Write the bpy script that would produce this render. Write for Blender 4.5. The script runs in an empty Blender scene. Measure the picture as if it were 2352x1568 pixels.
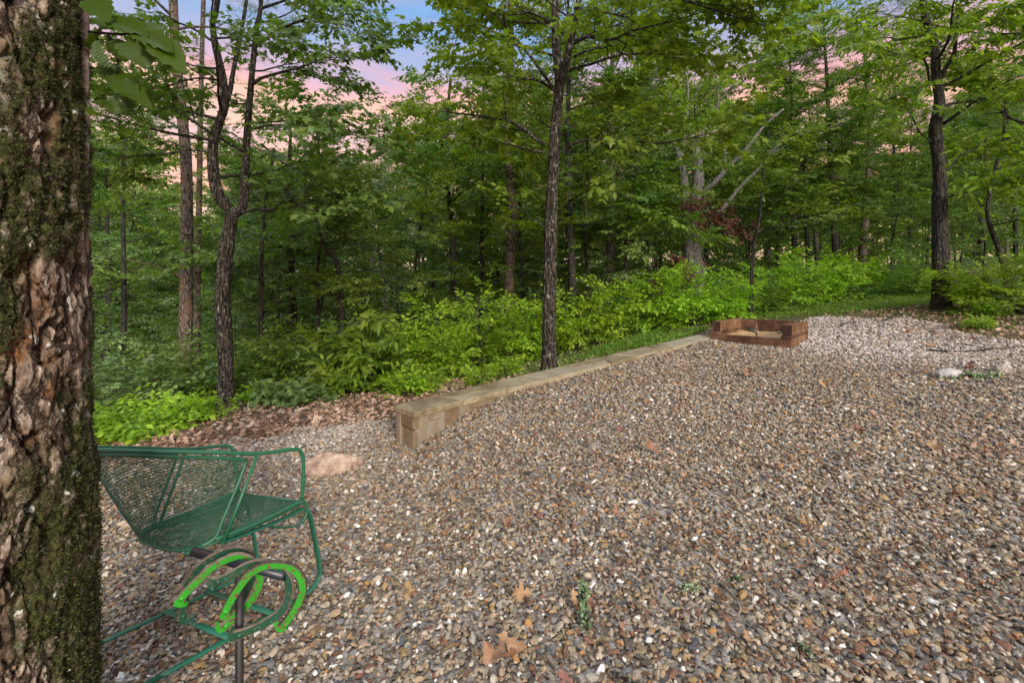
import bpy, math, random
import numpy as np
from mathutils import Vector, Matrix, Euler
random.seed(7)
RNG = np.random.default_rng(7)
SC = bpy.context.scene
COL = SC.collection

# ------------------------------------------------------------------ camera
F, CX, HY, EZ = 1127.0, 1176.0, 607.6, 1.5      # photograph pixels at 2352 wide: focal length, centre, horizon; eye height
cam_data = bpy.data.cameras.new('camera')
cam_data.sensor_width = 36.0
cam_data.lens = 36.0 * F / 2352.0
cam_data.shift_y = -(784.0 - HY) / 2352.0
cam_data.clip_start = 0.02
cam_data.clip_end = 1500
cam = bpy.data.objects.new('camera', cam_data)
COL.objects.link(cam)
cam.location = (0, 0, EZ)
cam.rotation_euler = (math.radians(90), 0, 0)
SC.camera = cam

# ------------------------------------------------------------------ world, sun, exposure
SUN_EL, SUN_AZ = math.radians(23), math.radians(160)      # azimuth clockwise from +Y: behind the camera, to the right
world = bpy.data.worlds.new('World')
SC.world = world
world.use_nodes = True


def clear(nt):
    for n in list(nt.nodes):
        nt.nodes.remove(n)


def ramp(nt, stops, fac=None, interp='LINEAR'):
    r = nt.nodes.new('ShaderNodeValToRGB')
    r.color_ramp.interpolation = interp
    e = r.color_ramp.elements
    while len(e) > 1:
        e.remove(e[-1])
    e[0].position = stops[0][0]
    e[0].color = (*stops[0][1], 1)
    for p, c in stops[1:]:
        k = e.new(p)
        k.color = (*c, 1)
    if fac is not None:
        nt.links.new(fac, r.inputs[0])
    return r.outputs[0]


def mathn(nt, op, a, b=None, clamp=False):
    n = nt.nodes.new('ShaderNodeMath')
    n.operation = op
    n.use_clamp = clamp
    for i, v in enumerate((a, b)):
        if v is None:
            continue
        if isinstance(v, (int, float)):
            n.inputs[i].default_value = v
        else:
            nt.links.new(v, n.inputs[i])
    return n.outputs[0]


def mixc(nt, fac, a, b, mode='MIX'):
    n = nt.nodes.new('ShaderNodeMix')
    n.data_type = 'RGBA'
    n.blend_type = mode
    for s, v in ((n.inputs[0], fac), (n.inputs[6], a), (n.inputs[7], b)):
        if isinstance(v, (int, float)):
            s.default_value = v
        elif isinstance(v, tuple):
            s.default_value = (*v, 1)
        else:
            nt.links.new(v, s)
    return n.outputs[2]


def noise(nt, vec, scale, detail=3.0, rough=0.55, dist=0.0, out=0):
    n = nt.nodes.new('ShaderNodeTexNoise')
    n.inputs['Scale'].default_value = scale
    n.inputs['Detail'].default_value = detail
    n.inputs['Roughness'].default_value = rough
    n.inputs['Distortion'].default_value = dist
    if vec is not None:
        nt.links.new(vec, n.inputs['Vector'])
    return n.outputs[out]


def mapping(nt, vec, scale=(1, 1, 1), loc=(0, 0, 0), rot=(0, 0, 0)):
    m = nt.nodes.new('ShaderNodeMapping')
    m.inputs['Scale'].default_value = scale
    m.inputs['Location'].default_value = loc
    m.inputs['Rotation'].default_value = rot
    nt.links.new(vec, m.inputs['Vector'])
    return m.outputs[0]


def build_world():
    nt = world.node_tree
    clear(nt)
    out = nt.nodes.new('ShaderNodeOutputWorld')
    tc = nt.nodes.new('ShaderNodeTexCoord').outputs['Generated']
    sky = nt.nodes.new('ShaderNodeTexSky')
    sky.sky_type = 'NISHITA'
    sky.sun_disc = False
    sky.sun_elevation = SUN_EL
    sky.sun_rotation = SUN_AZ
    b1 = nt.nodes.new('ShaderNodeBackground')
    nt.links.new(sky.outputs[0], b1.inputs[0])
    b1.inputs[1].default_value = 0.02
    # dusk clouds: bands stretched sideways that shift the height at which each hue stands
    sep = nt.nodes.new('ShaderNodeSeparateXYZ')
    nt.links.new(tc, sep.inputs[0])
    m = mapping(nt, tc, (1.6, 1.6, 7.0))
    n1 = noise(nt, m, 2.2, 6, 0.6, 0.4)
    n2 = noise(nt, mapping(nt, tc, (2, 2, 14), (4, 1, 2)), 2.5, 5, 0.6, 0.3)
    z = mathn(nt, 'ADD', sep.outputs[2], mathn(nt, 'MULTIPLY', mathn(nt, 'SUBTRACT', n1, 0.5), 0.16))
    base = ramp(nt, [(0.0, (.50, .33, .25)), (0.08, (.80, .36, .16)), (0.135, (1.0, .24, .03)), (0.185, (.85, .32, .12)),
                     (0.24, (.72, .33, .25)), (0.28, (.90, .42, .15)), (0.315, (.82, .32, .25)), (0.355, (.52, .30, .38)),
                     (0.395, (.26, .31, .48)), (0.45, (.13, .27, .52)), (0.62, (.55, .72, .98)), (1.0, (2.1, 2.2, 2.25))], z)
    cl = ramp(nt, [(0.45, (0, 0, 0)), (0.68, (1, 1, 1))], n2)
    c = mixc(nt, mathn(nt, 'MULTIPLY', cl, 0.28), base, (.70, .38, .36))
    b2 = nt.nodes.new('ShaderNodeBackground')
    nt.links.new(c, b2.inputs[0])
    b2.inputs[1].default_value = 0.37
    add = nt.nodes.new('ShaderNodeAddShader')
    nt.links.new(b1.outputs[0], add.inputs[0])
    nt.links.new(b2.outputs[0], add.inputs[1])
    nt.links.new(add.outputs[0], out.inputs[0])


build_world()
sun_data = bpy.data.lights.new('sun', 'SUN')
sun_data.energy = 1.5
sun_data.angle = math.radians(14)
sun_data.color = (1.0, 0.94, 0.84)
sun = bpy.data.objects.new('sun', sun_data)
COL.objects.link(sun)
sd = Vector((math.sin(SUN_AZ) * math.cos(SUN_EL), math.cos(SUN_AZ) * math.cos(SUN_EL), math.sin(SUN_EL)))
sun.rotation_euler = sd.to_track_quat('Z', 'Y').to_euler()
SC.view_settings.view_transform = 'Standard'
SC.view_settings.look = 'None'
SC.view_settings.gamma = 1.0
SC.view_settings.use_curve_mapping = False
SC.view_settings.exposure = 1.62
SC.render.engine = 'CYCLES'
cy = SC.cycles
cy.use_denoising = True
cy.max_bounces = 10
cy.diffuse_bounces = 7
cy.glossy_bounces = 2
cy.transmission_bounces = 7
cy.transparent_max_bounces = 4
cy.caustics_reflective = False
cy.caustics_refractive = False
cy.use_adaptive_sampling = True
cy.adaptive_threshold = 0.02


# ------------------------------------------------------------------ helpers
def tag(o, label=None, cat=None, group=None, kind=None):
    for k, v in (('label', label), ('category', cat), ('group', group), ('kind', kind)):
        if v:
            o[k] = v
    return o


def empty(name, loc=(0, 0, 0), rot=(0, 0, 0), scale=1.0):
    o = bpy.data.objects.new(name, None)
    COL.objects.link(o)
    o.location = loc
    o.rotation_euler = rot
    o.scale = (scale,) * 3 if isinstance(scale, (int, float)) else scale
    o.empty_display_size = 0.1
    return o


def link(name, mesh, parent=None):
    o = bpy.data.objects.new(name, mesh)
    COL.objects.link(o)
    if parent is not None:
        o.parent = parent
    return o


class Geo:
    """collects vertex and face arrays and turns them into one mesh"""

    def __init__(self):
        self.v, self.f, self.n = [], [], 0

    def add(self, v, *fs):
        v = np.asarray(v, float).reshape(-1, 3)
        for f in fs:
            f = np.asarray(f, int)
            if f.size:
                self.f.append(f + self.n)
        self.v.append(v)
        self.n += len(v)

    def mesh(self, name, mat, smooth=True):
        me = bpy.data.meshes.new(name)
        if not self.v:
            return me
        v = np.concatenate(self.v)
        loops = np.concatenate([f.ravel() for f in self.f])
        tot = np.concatenate([np.full(len(f), f.shape[1]) for f in self.f])
        start = np.concatenate([[0], np.cumsum(tot)[:-1]])
        me.vertices.add(len(v))
        me.vertices.foreach_set('co', v.ravel().astype(np.float32))
        me.loops.add(len(loops))
        me.loops.foreach_set('vertex_index', loops.astype(np.int32))
        me.polygons.add(len(tot))
        me.polygons.foreach_set('loop_start', start.astype(np.int32))
        me.polygons.foreach_set('loop_total', tot.astype(np.int32))
        me.polygons.foreach_set('use_smooth', np.full(len(tot), smooth, bool))
        me.update(calc_edges=True)
        if mat:
            me.materials.append(mat)
        return me

    def obj(self, name, mat, parent=None, smooth=True):
        return link(name, self.mesh(name, mat, smooth), parent)


def tube(g, pts, rad, sides=8, cap=True, lump=0.0, seed=0):
    P = np.asarray(pts, float)
    n = len(P)
    R = np.broadcast_to(np.asarray(rad, float), (n,)).copy()
    T = np.gradient(P, axis=0)
    T /= np.linalg.norm(T, axis=1)[:, None] + 1e-12
    ref = np.array([0, 0, 1.0]) if abs(T[0, 2]) < 0.9 else np.array([1.0, 0, 0])
    U = np.zeros((n, 3))
    u = np.cross(T[0], ref)
    u /= np.linalg.norm(u)
    for i in range(n):
        u = u - T[i] * (u @ T[i])
        u /= np.linalg.norm(u) + 1e-12
        U[i] = u
    W = np.cross(T, U)
    a = np.linspace(0, 2 * np.pi, sides, endpoint=False)
    rr = R[:, None] * np.ones((1, sides))
    if lump:
        q = P[:, None, :] + 0.9 * (U[:, None] * np.cos(a)[None, :, None] + W[:, None] * np.sin(a)[None, :, None]) * R[:, None, None]
        rr = rr * (1 + lump * (fbm(q * [9, 9, 3.0] + seed, 3) - 0.5) * 2)
    V = P[:, None] + (U[:, None] * np.cos(a)[None, :, None] + W[:, None] * np.sin(a)[None, :, None]) * rr[:, :, None]
    i = np.arange(n - 1)[:, None] * sides
    j = np.arange(sides)[None]
    k = (j + 1) % sides
    q = np.stack([i + j, i + k, i + sides + k, i + sides + j], -1).reshape(-1, 4)
    fs = [q]
    V = V.reshape(-1, 3)
    if cap:
        V = np.concatenate([V, P[:1], P[-1:]])
        c0, c1 = n * sides, n * sides + 1
        j = np.arange(sides)
        k = (j + 1) % sides
        fs.append(np.stack([np.full(sides, c0), k, j], 1))
        fs.append(np.stack([np.full(sides, c1), (n - 1) * sides + j, (n - 1) * sides + k], 1))
    g.add(V, *fs)


def spline(pts, n):
    """Catmull-Rom through pts (any dimension), n samples"""
    P = np.asarray(pts, float)
    if len(P) == 2:
        t = np.linspace(0, 1, n)[:, None]
        return P[0] * (1 - t) + P[1] * t
    Q = np.concatenate([[2 * P[0] - P[1]], P, [2 * P[-1] - P[-2]]])
    t = np.linspace(0, len(P) - 1 - 1e-9, n)
    i = t.astype(int)
    f = (t - i)[:, None]
    a, b, c, d = Q[i], Q[i + 1], Q[i + 2], Q[i + 3]
    return 0.5 * ((2 * b) + (c - a) * f + (2 * a - 5 * b + 4 * c - d) * f ** 2 + (3 * b - a - 3 * c + d) * f ** 3)


def box(g, x0, x1, y0, y1, z0, z1, ch=0.0, jit=0.0, seed=0):
    """a box with chamfered edges; jit roughens its corners"""
    r = np.random.default_rng(seed)
    c = ch
    V, idx = [], {}
    xs, ys, zs = (x0, x1), (y0, y1), (z0, z1)
    for a in (0, 1):
        for b in (0, 1):
            for d in (0, 1):
                j = r.normal(0, 1, 3) * jit
                sx, sy, sz = (1 - 2 * a), (1 - 2 * b), (1 - 2 * d)
                p = np.array([xs[a], ys[b], zs[d]]) + j
                for ax in range(3):
                    q = p.copy()
                    for m, s in enumerate((sx, sy, sz)):
                        if m != ax:
                            q[m] += s * c
                    idx[(a, b, d, ax)] = len(V)
                    V.append(q)
    f4, f3 = [], []
    for ax in range(3):
        o = [m for m in range(3) if m != ax]
        for s in (0, 1):
            quad = []
            for u, v in ((0, 0), (1, 0), (1, 1), (0, 1)):
                k = [0, 0, 0]
                k[ax] = s
                k[o[0]] = u
                k[o[1]] = v
                quad.append(idx[(*k, ax)])
            f4.append(quad if (s == 1) == (ax != 1) else quad[::-1])
    if c > 0:
        for ax in range(3):
            o = [m for m in range(3) if m != ax]
            for u in (0, 1):
                for v in (0, 1):
                    q = []
                    for t, who in ((0, o[0]), (1, o[0]), (1, o[1]), (0, o[1])):
                        k = [0, 0, 0]
                        k[ax] = t
                        k[o[0]] = u
                        k[o[1]] = v
                        q.append(idx[(*k, who)])
                    f4.append(q)
        for a in (0, 1):
            for b in (0, 1):
                for d in (0, 1):
                    f3.append([idx[(a, b, d, m)] for m in range(3)])
    g.add(V, f4, np.array(f3).reshape(-1, 3))


def fix_normals(me):
    import bmesh
    bm = bmesh.new()
    bm.from_mesh(me)
    bmesh.ops.recalc_face_normals(bm, faces=bm.faces)
    bm.to_mesh(me)
    bm.free()


def _hash(ix, iy, iz):
    h = (ix * 374761393 + iy * 668265263 + iz * 2147483647 + 1013904223) & 0xffffffff
    h = ((h ^ (h >> 13)) * 1274126177) & 0xffffffff
    h = (h ^ (h >> 16)) & 0xffffffff
    return h / 4294967295.0


def vnoise(p):
    p = np.asarray(p, float)
    i = np.floor(p).astype(np.int64)
    f = p - i
    f = f * f * (3 - 2 * f)
    r = 0
    for dx in (0, 1):
        for dy in (0, 1):
            for dz in (0, 1):
                w = (f[..., 0] if dx else 1 - f[..., 0]) * (f[..., 1] if dy else 1 - f[..., 1]) * (f[..., 2] if dz else 1 - f[..., 2])
                r = r + w * _hash(i[..., 0] + dx, i[..., 1] + dy, i[..., 2] + dz)
    return r


def fbm(p, o=4):
    p = np.asarray(p, float)
    s, a, t = 0, 1.0, 0
    for k in range(o):
        s = s + a * vnoise(p * 2 ** k + 17.3 * k)
        t += a
        a *= 0.5
    return s / t


def sstep(a, b, x):
    t = np.clip((x - a) / (b - a), 0, 1)
    return t * t * (3 - 2 * t)


# ------------------------------------------------------------------ terrain heights
GP = np.array([(-1.27, 2.08, -.022), (-.85, 1.82, .04), (-1.69, 2.34, -.105), (-1, 2.6, -.035), (-1.55, 1.85, -.075), (-.6, 1.2, .08), (0, 1.8, .1), (1, 1.8, .13),
               (2.2, 2, .18), (0, 3, .1), (-1, 4.16, -.03), (-.78, 3.9, -.01), (-.38, 4.3, .16), (0, 4.7, .235), (1.2, 5.9, .255), (2.6, 7.3, .262),
               (3.2, 7.9, .28), (4.1, 7.1, .25), (5, 8.3, .29), (1.5, 4, .2), (3, 5, .25), (5, 5, .36), (7, 7, .5), (8.2, 9.3, .66),
               (5.5, 10, .40), (10, 6, .8), (-2, 3.5, -.08), (-3.2, 3.8, -.14), (-4, 2, -.25), (-1, -1, .05), (2, -2, .15), (6, 0, .4),
               (-5, -2, -.3), (8, 13, .5), (12, 12, 1.0), (20, 20, 1.6), (0, -20, .3), (20, -5, 1.5), (-20, -5, -1.5), (4, 12, .1), (20, 45, .5)])
FP = np.array([(-1.27, 2.08, -.022), (-.85, 1.82, .04), (-1.69, 2.34, -.105), (-1.55, 1.85, -.075), (-1, 4.16, -.03), (-2, 3.5, -.08), (-3.2, 3.8, -.14), (-1.6, 5, -.08), (-1.7, 5.9, -.14),
               (-.3, 5.2, .02), (.55, 6.1, .12), (1.6, 7.2, .17), (3, 8.8, .22), (4, 9.6, .27), (5.5, 10, .4), (8.2, 9.3, .66), (-4, 2, -.25),
               (-3.8, 6.6, -.42), (-1.5, 8, -.5), (0, 9, -.35), (1.5, 10, -.15), (4, 12, .1), (8, 13, .5), (12, 12, 1.0), (-5, 9, -1.1),
               (-9, 8, -1.6), (-4, 14, -2.0), (0, 14, -1.3), (4, 18, -.6), (10, 20, .4), (20, 20, 1.6), (-10, 20, -3.5), (0, 22, -2.6),
               (10, 30, -.6), (25, 30, 1.2), (-15, 35, -6), (0, 40, -4.5), (20, 45, -.5), (-30, 20, -5), (-25, 50, -8), (10, 6, .8),
               (0, -20, .3), (20, -5, 1.5), (-20, -5, -1.5)])


def tps_fit(P):
    xy, z = P[:, :2], P[:, 2]
    d = np.linalg.norm(xy[:, None] - xy[None], axis=2)
    K = np.where(d > 0, d * d * np.log(d + 1e-12), 0) + np.eye(len(P)) * 0.05
    A = np.concatenate([np.ones((len(P), 1)), xy], 1)
    M = np.block([[K, A], [A.T, np.zeros((3, 3))]])
    return xy, np.linalg.solve(M, np.concatenate([z, np.zeros(3)]))


TG, TF = tps_fit(GP), tps_fit(FP)


def tps(T, x, y):
    xy, w = T
    r = w[-3] + w[-2] * x + w[-1] * y
    for i in range(len(xy)):
        d2 = (x - xy[i, 0]) ** 2 + (y - xy[i, 1]) ** 2
        r = r + w[i] * 0.5 * d2 * np.log(d2 + 1e-12)
    return r


WD = np.array([0.705, 0.709])                    # the wall's direction on the ground
WN = np.array([0.709, -0.705])                   # to its right
WA = np.array([-1.019, 4.17])                    # near left corner of the coping
WB = WA + WN * 0.315
WL = 6.0


def height(x, y, rough=True):
    x = np.asarray(x, float)
    y = np.asarray(y, float)
    xc, yc = np.clip(x, -32, 30), np.clip(y, -22, 55)
    t = (xc - WA[0]) * WD[0] + (yc - WA[1]) * WD[1]
    s = (xc - WA[0]) * WN[0] + (yc - WA[1]) * WN[1] - 0.157
    wid = 0.1 + 0.9 * np.clip(-t, 0, 3) + 0.5 * np.clip(t - WL, 0, 9)
    k = sstep(-wid, wid, s)
    h = tps(TG, xc, yc) * k + tps(TF, xc, yc) * (1 - k)
    if rough:
        p = np.stack([x, y, x * 0], -1)
        h = h + (fbm(p * 1.7, 3) - 0.5) * 0.05 + (fbm(p * 0.35 + 5, 3) - 0.5) * 0.5 * sstep(9, 22, y)
    return h


def hz(x, y):
    return float(height(np.array([x]), np.array([y]))[0])


def ray(px, py, d):
    """world point at depth d seen at photograph pixel px, py"""
    return np.array([(px - CX) / F * d, d, EZ + (HY - py) / F * d])


def on_ground(px, py):
    d = np.linspace(0.8, 40, 4000)
    x = (px - CX) / F * d
    z = EZ + (HY - py) / F * d
    g = height(x, d)
    i = np.argmax(z <= g)
    return np.array([x[i], d[i], g[i]])


# ------------------------------------------------------------------ materials
def new_mat(name):
    m = bpy.data.materials.new(name)
    m.use_nodes = True
    nt = m.node_tree
    clear(nt)
    out = nt.nodes.new('ShaderNodeOutputMaterial')
    return m, nt, out


def principled(nt, out, col, rough=0.8, bump=None, bstr=0.4, bdist=0.01, metal=0.0, spec=0.4):
    b = nt.nodes.new('ShaderNodeBsdfPrincipled')
    for k, v in (('Base Color', col), ('Roughness', rough), ('Metallic', metal), ('Specular IOR Level', spec)):
        if isinstance(v, tuple):
            b.inputs[k].default_value = (*v, 1)
        elif isinstance(v, (int, float)):
            b.inputs[k].default_value = v
        else:
            nt.links.new(v, b.inputs[k])
    if bump is not None:
        bp = nt.nodes.new('ShaderNodeBump')
        bp.inputs['Strength'].default_value = bstr
        bp.inputs['Distance'].default_value = bdist
        nt.links.new(bump, bp.inputs['Height'])
        nt.links.new(bp.outputs[0], b.inputs['Normal'])
    nt.links.new(b.outputs[0], out.inputs[0])
    return b


def coord(nt, which='Object'):
    return nt.nodes.new('ShaderNodeTexCoord').outputs[which]


def leaf_mat(name, stops, trans=0.35, rough=0.5, objvar=0.25, tcol=(1.35, 1.45, 0.55), nscale=1.3):
    m, nt, out = new_mat(name)
    geo = nt.nodes.new('ShaderNodeNewGeometry')
    oi = nt.nodes.new('ShaderNodeObjectInfo')
    tc = coord(nt)
    n = noise(nt, tc, nscale, 2 if nscale < 3 else 6)
    f = mathn(nt, 'ADD', mathn(nt, 'MULTIPLY', geo.outputs['Random Per Island'], 0.62),
              mathn(nt, 'MULTIPLY', mathn(nt, 'SUBTRACT', n, 0.32), 0.9), True)
    c = ramp(nt, stops, f)
    hs = nt.nodes.new('ShaderNodeHueSaturation')
    nt.links.new(c, hs.inputs['Color'])
    nt.links.new(mathn(nt, 'ADD', 0.5 - 0.03 * objvar * 2, mathn(nt, 'MULTIPLY', oi.outputs['Random'], 0.06 * objvar * 2)), hs.inputs['Hue'])
    nt.links.new(mathn(nt, 'ADD', 1 - objvar * 0.6, mathn(nt, 'MULTIPLY', oi.outputs['Random'], objvar * 1.2)), hs.inputs['Value'])
    c = hs.outputs[0]
    b = nt.nodes.new('ShaderNodeBsdfPrincipled')
    nt.links.new(c, b.inputs['Base Color'])
    b.inputs['Roughness'].default_value = rough
    b.inputs['Specular IOR Level'].default_value = 0.4
    t = nt.nodes.new('ShaderNodeBsdfTranslucent')
    nt.links.new(mixc(nt, 1.0, c, tuple(min(t, 1.6) for t in tcol), 'MULTIPLY'), t.inputs[0])
    mx = nt.nodes.new('ShaderNodeMixShader')
    mx.inputs[0].default_value = min(.5, trans * 1.35) if tcol[0] > 1 else trans
    nt.links.new(b.outputs[0], mx.inputs[1])
    nt.links.new(t.outputs[0], mx.inputs[2])
    nt.links.new(mx.outputs[0], out.inputs[0])
    return m


def bark_mat(name, dark, light, lichen=(.33, .36, .28), lich=0.5, scale=1.0, plates=0.35, rust=None):
    m, nt, out = new_mat(name)
    tc = coord(nt)
    v = mapping(nt, tc, (scale, scale, scale * min(.22, plates * 1.2)))
    n1 = noise(nt, v, 34, 6, 0.65, 0.6)
    vor = nt.nodes.new('ShaderNodeTexVoronoi')
    vor.feature = 'DISTANCE_TO_EDGE'
    vor.inputs['Scale'].default_value = 26
    nt.links.new(mapping(nt, tc, (scale, scale, scale * plates)), vor.inputs['Vector'])
    crack = ramp(nt, [(0.0, (0, 0, 0)), (0.16, (1, 1, 1))], vor.outputs['Distance'])
    f = mathn(nt, 'MULTIPLY', n1, mathn(nt, 'ADD', 0.3, mathn(nt, 'MULTIPLY', crack, 0.85)))
    c = ramp(nt, [(0.22, dark), (0.62, light)], f)
    if rust:
        c = mixc(nt, ramp(nt, [(0.5, (0, 0, 0)), (0.62, (1, 1, 1))], noise(nt, mapping(nt, tc, (1, 1, .3)), 9, 4)), c, rust)
    ln = noise(nt, mapping(nt, tc, (1, 1, .6)), 26, 5, 0.75, 0.5)
    lf = ramp(nt, [(0.60 - 0.12 * lich, (0, 0, 0)), (0.70 - 0.12 * lich, (1, 1, 1))], ln)
    c = mixc(nt, mathn(nt, 'MULTIPLY', lf, 0.8), c, lichen)
    principled(nt, out, c, 0.9, mathn(nt, 'ADD', f, mathn(nt, 'MULTIPLY', lf, .1)), 0.9, 0.02, spec=0.15)
    return m


def dirt_mat():
    m, nt, out = new_mat('forest_floor')
    tc = coord(nt)
    n = noise(nt, tc, 14, 6, 0.7)
    c = ramp(nt, [(0.3, (.05, .035, .025)), (0.5, (.13, .08, .05)), (0.7, (.24, .15, .10))], n)
    n2 = noise(nt, tc, 0.9, 4)
    g = ramp(nt, [(0.2, (.03, .05, .012)), (0.8, (.07, .12, .025))], noise(nt, tc, 30, 3))
    att = nt.nodes.new('ShaderNodeAttribute')
    att.attribute_name = 'green'
    gf = mathn(nt, 'MULTIPLY', att.outputs['Fac'], ramp(nt, [(0.25, (.02, .02, .02)), (0.6, (1, 1, 1))], n2), True)
    c = mixc(nt, gf, c, g)
    att2 = nt.nodes.new('ShaderNodeAttribute')
    att2.attribute_name = 'stony'
    vor = nt.nodes.new('ShaderNodeTexVoronoi')
    vor.inputs['Scale'].default_value = 45
    nt.links.new(tc, vor.inputs['Vector'])
    s = ramp(nt, [(0.0, (.12, .09, .07)), (0.4, (.25, .2, .16)), (0.8, (.38, .34, .3)), (1, (.5, .48, .46))], vor.outputs['Color'])
    c = mixc(nt, att2.outputs['Fac'], c, s)
    principled(nt, out, c, 0.95, n, 0.7, 0.03, spec=0.2)
    return m


def stone_mat(name, stops, scale=6.0, bstr=0.5, rough=0.85, streak=(1, 1, 1)):
    m, nt, out = new_mat(name)
    tc = coord(nt)
    oi = nt.nodes.new('ShaderNodeObjectInfo')
    v = nt.nodes.new('ShaderNodeVectorMath')
    v.operation = 'ADD'
    nt.links.new(mapping(nt, tc, streak), v.inputs[0])
    nt.links.new(mathn(nt, 'MULTIPLY', oi.outputs['Random'], 50), v.inputs[1])
    n = noise(nt, v.outputs[0], scale, 6, 0.65, 0.3)
    f = mathn(nt, 'ADD', n, mathn(nt, 'MULTIPLY', mathn(nt, 'SUBTRACT', oi.outputs['Random'], 0.5), 0.5), True)
    c = ramp(nt, stops, f)
    fine = noise(nt, v.outputs[0], scale * 12, 4, 0.7)
    c = mixc(nt, 0.35, c, ramp(nt, [(0.3, (.1, .09, .08)), (0.7, (.9, .9, .9))], fine), 'SOFT_LIGHT')
    principled(nt, out, c, rough, mathn(nt, 'ADD', n, mathn(nt, 'MULTIPLY', fine, 0.4)), bstr, 0.012, spec=0.25)
    return m


def pebble_mat():
    m, nt, out = new_mat('river_pebble')
    oi = nt.nodes.new('ShaderNodeObjectInfo')
    a = nt.nodes.new('ShaderNodeAttribute')
    a.attribute_type = 'INSTANCER'
    a.attribute_name = 'tint'
    pale = nt.nodes.new('ShaderNodeAttribute')
    pale.attribute_type = 'INSTANCER'
    pale.attribute_name = 'pale'
    stops = [(0.0, (0.168, 0.124, 0.065)), (.09, (0.247, 0.184, 0.121)), (.19, (0.305, 0.216, 0.131)), (.28, (0.072, 0.056, 0.042)), (.36, (0.205, 0.168, 0.124)),
             (.46, (0.305, 0.247, 0.179)), (.54, (0.273, 0.173, 0.075)), (.58, (0.326, 0.163, 0.055)), (.60, (0.153, 0.072, 0.044)), (.66, (0.147, 0.140, 0.131)),
             (.72, (0.060, 0.062, 0.072)), (.745, (0.252, 0.220, 0.184)), (.81, (0.379, 0.299, 0.216)), (.865, (0.179, 0.147, 0.111)), (.918, (0.484, 0.420, 0.337)),
             (.964, (0.652, 0.609, 0.547)), (.99, (0.315, 0.220, 0.168))]
    c = ramp(nt, stops, a.outputs['Fac'], 'CONSTANT')
    tc = coord(nt)
    n = noise(nt, tc, 2.5, 5, 0.7)
    c = mixc(nt, 0.55, c, ramp(nt, [(0.3, (.22, .2, .18)), (0.7, (.8, .8, .8))], n), 'OVERLAY')
    c = mixc(nt, mathn(nt, 'MULTIPLY', pale.outputs['Fac'], 0.8), c, (.50, .43, .40))
    principled(nt, out, c, 0.62, n, 0.25, 0.15, spec=0.35)
    return m


def paint_mat(name, col, worn=(.16, .10, .07), wear=0.35, scale=60, rough=0.4, stretch=(1, 1, 1), spots=None):
    m, nt, out = new_mat(name)
    tc = coord(nt)
    n = noise(nt, mapping(nt, tc, stretch), scale, 5, 0.7, 0.4)
    f = ramp(nt, [(0.68 - 0.2 * wear, (0, 0, 0)), (0.73 - 0.2 * wear, (1, 1, 1))], n)
    n2 = noise(nt, tc, scale * 0.3, 3)
    c0 = mixc(nt, n2, tuple(x * 0.72 for x in col), tuple(min(1, x * 1.2) for x in col))
    if spots:
        c0 = mixc(nt, ramp(nt, [(0.68, (0, 0, 0)), (0.72, (1, 1, 1))], noise(nt, tc, scale * 1.8, 2)), c0, spots)
    c = mixc(nt, f, c0, worn)
    principled(nt, out, c, mathn(nt, 'ADD', rough, mathn(nt, 'MULTIPLY', f, 0.45), True), f, -0.25, 0.002, spec=0.5)
    return m


def wood_mat(name, a, b, c3, axis=(1, 14, 14)):
    m, nt, out = new_mat(name)
    tc = coord(nt)
    n = noise(nt, mapping(nt, tc, axis), 3.2, 6, 0.65, 1.2)
    n2 = noise(nt, tc, 3.0, 5, 0.65)
    c = ramp(nt, [(0.3, a), (0.5, b), (0.7, c3)], n)
    c = mixc(nt, ramp(nt, [(0.42, (0, 0, 0)), (0.6, (1, 1, 1))], n2), c, a)
    principled(nt, out, c, 0.8, n, 0.5, 0.01, spec=0.25)
    return m


M = {}
M['floor'] = dirt_mat()
M['pebble'] = pebble_mat()
G_MID = [(0.0, (0.055, 0.100, 0.013)), (0.4, (0.115, 0.190, 0.024)), (0.75, (0.191, 0.282, 0.034)), (1.0, (0.330, 0.381, 0.052))]
G_DARK = [(0.0, (0.049, 0.089, 0.019)), (0.45, (0.098, 0.166, 0.030)), (0.8, (0.167, 0.245, 0.046)), (1.0, (0.304, 0.340, 0.082))]
G_BLUE = [(0.0, (0.062, 0.108, 0.029)), (0.5, (0.123, 0.199, 0.051)), (0.85, (0.224, 0.306, 0.087)), (1.0, (0.396, 0.432, 0.143))]
G_LIME = [(0.0, (0.119, 0.231, 0.013)), (0.4, (0.229, 0.387, 0.023)), (0.75, (0.358, 0.512, 0.037)), (1.0, (0.517, 0.627, 0.062))]
G_YEL = [(0.0, (0.068, 0.126, 0.012)), (0.4, (0.136, 0.235, 0.022)), (0.75, (0.233, 0.336, 0.034)), (1.0, (0.368, 0.437, 0.055))]
M['leaf_mid'] = leaf_mat('leaf_mid', G_MID)
M['leaf_dark'] = leaf_mat('leaf_dark', G_DARK, 0.3, 0.45)
M['leaf_blue'] = leaf_mat('leaf_blue', G_BLUE, 0.25, 0.42)
M['leaf_lime'] = leaf_mat('leaf_lime', G_LIME, 0.4, 0.5, 0.2)
M['leaf_yellow'] = leaf_mat('leaf_yellow', G_YEL, 0.42, 0.5)
M['needle'] = leaf_mat('pine_needle', [(0, (.03, .085, .02)), (1, (.08, .19, .04))], 0.2, 0.5)
M['leaf_dead'] = leaf_mat('leaf_dead', [(0, (.07, .02, .015)), (0.5, (.14, .045, .03)), (1, (.24, .09, .05))], 0.2, 0.7, 0.1, (1, .7, .5))
M['litter'] = leaf_mat('leaf_litter', [(0, (.12, .060, .034)), (0.3, (.28, .155, .095)), (0.6, (.44, .28, .19)), (0.85, (.58, .43, .32)), (1, (.68, .56, .46))], 0.12, 0.75, 0.05, (1, .8, .6))
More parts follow.
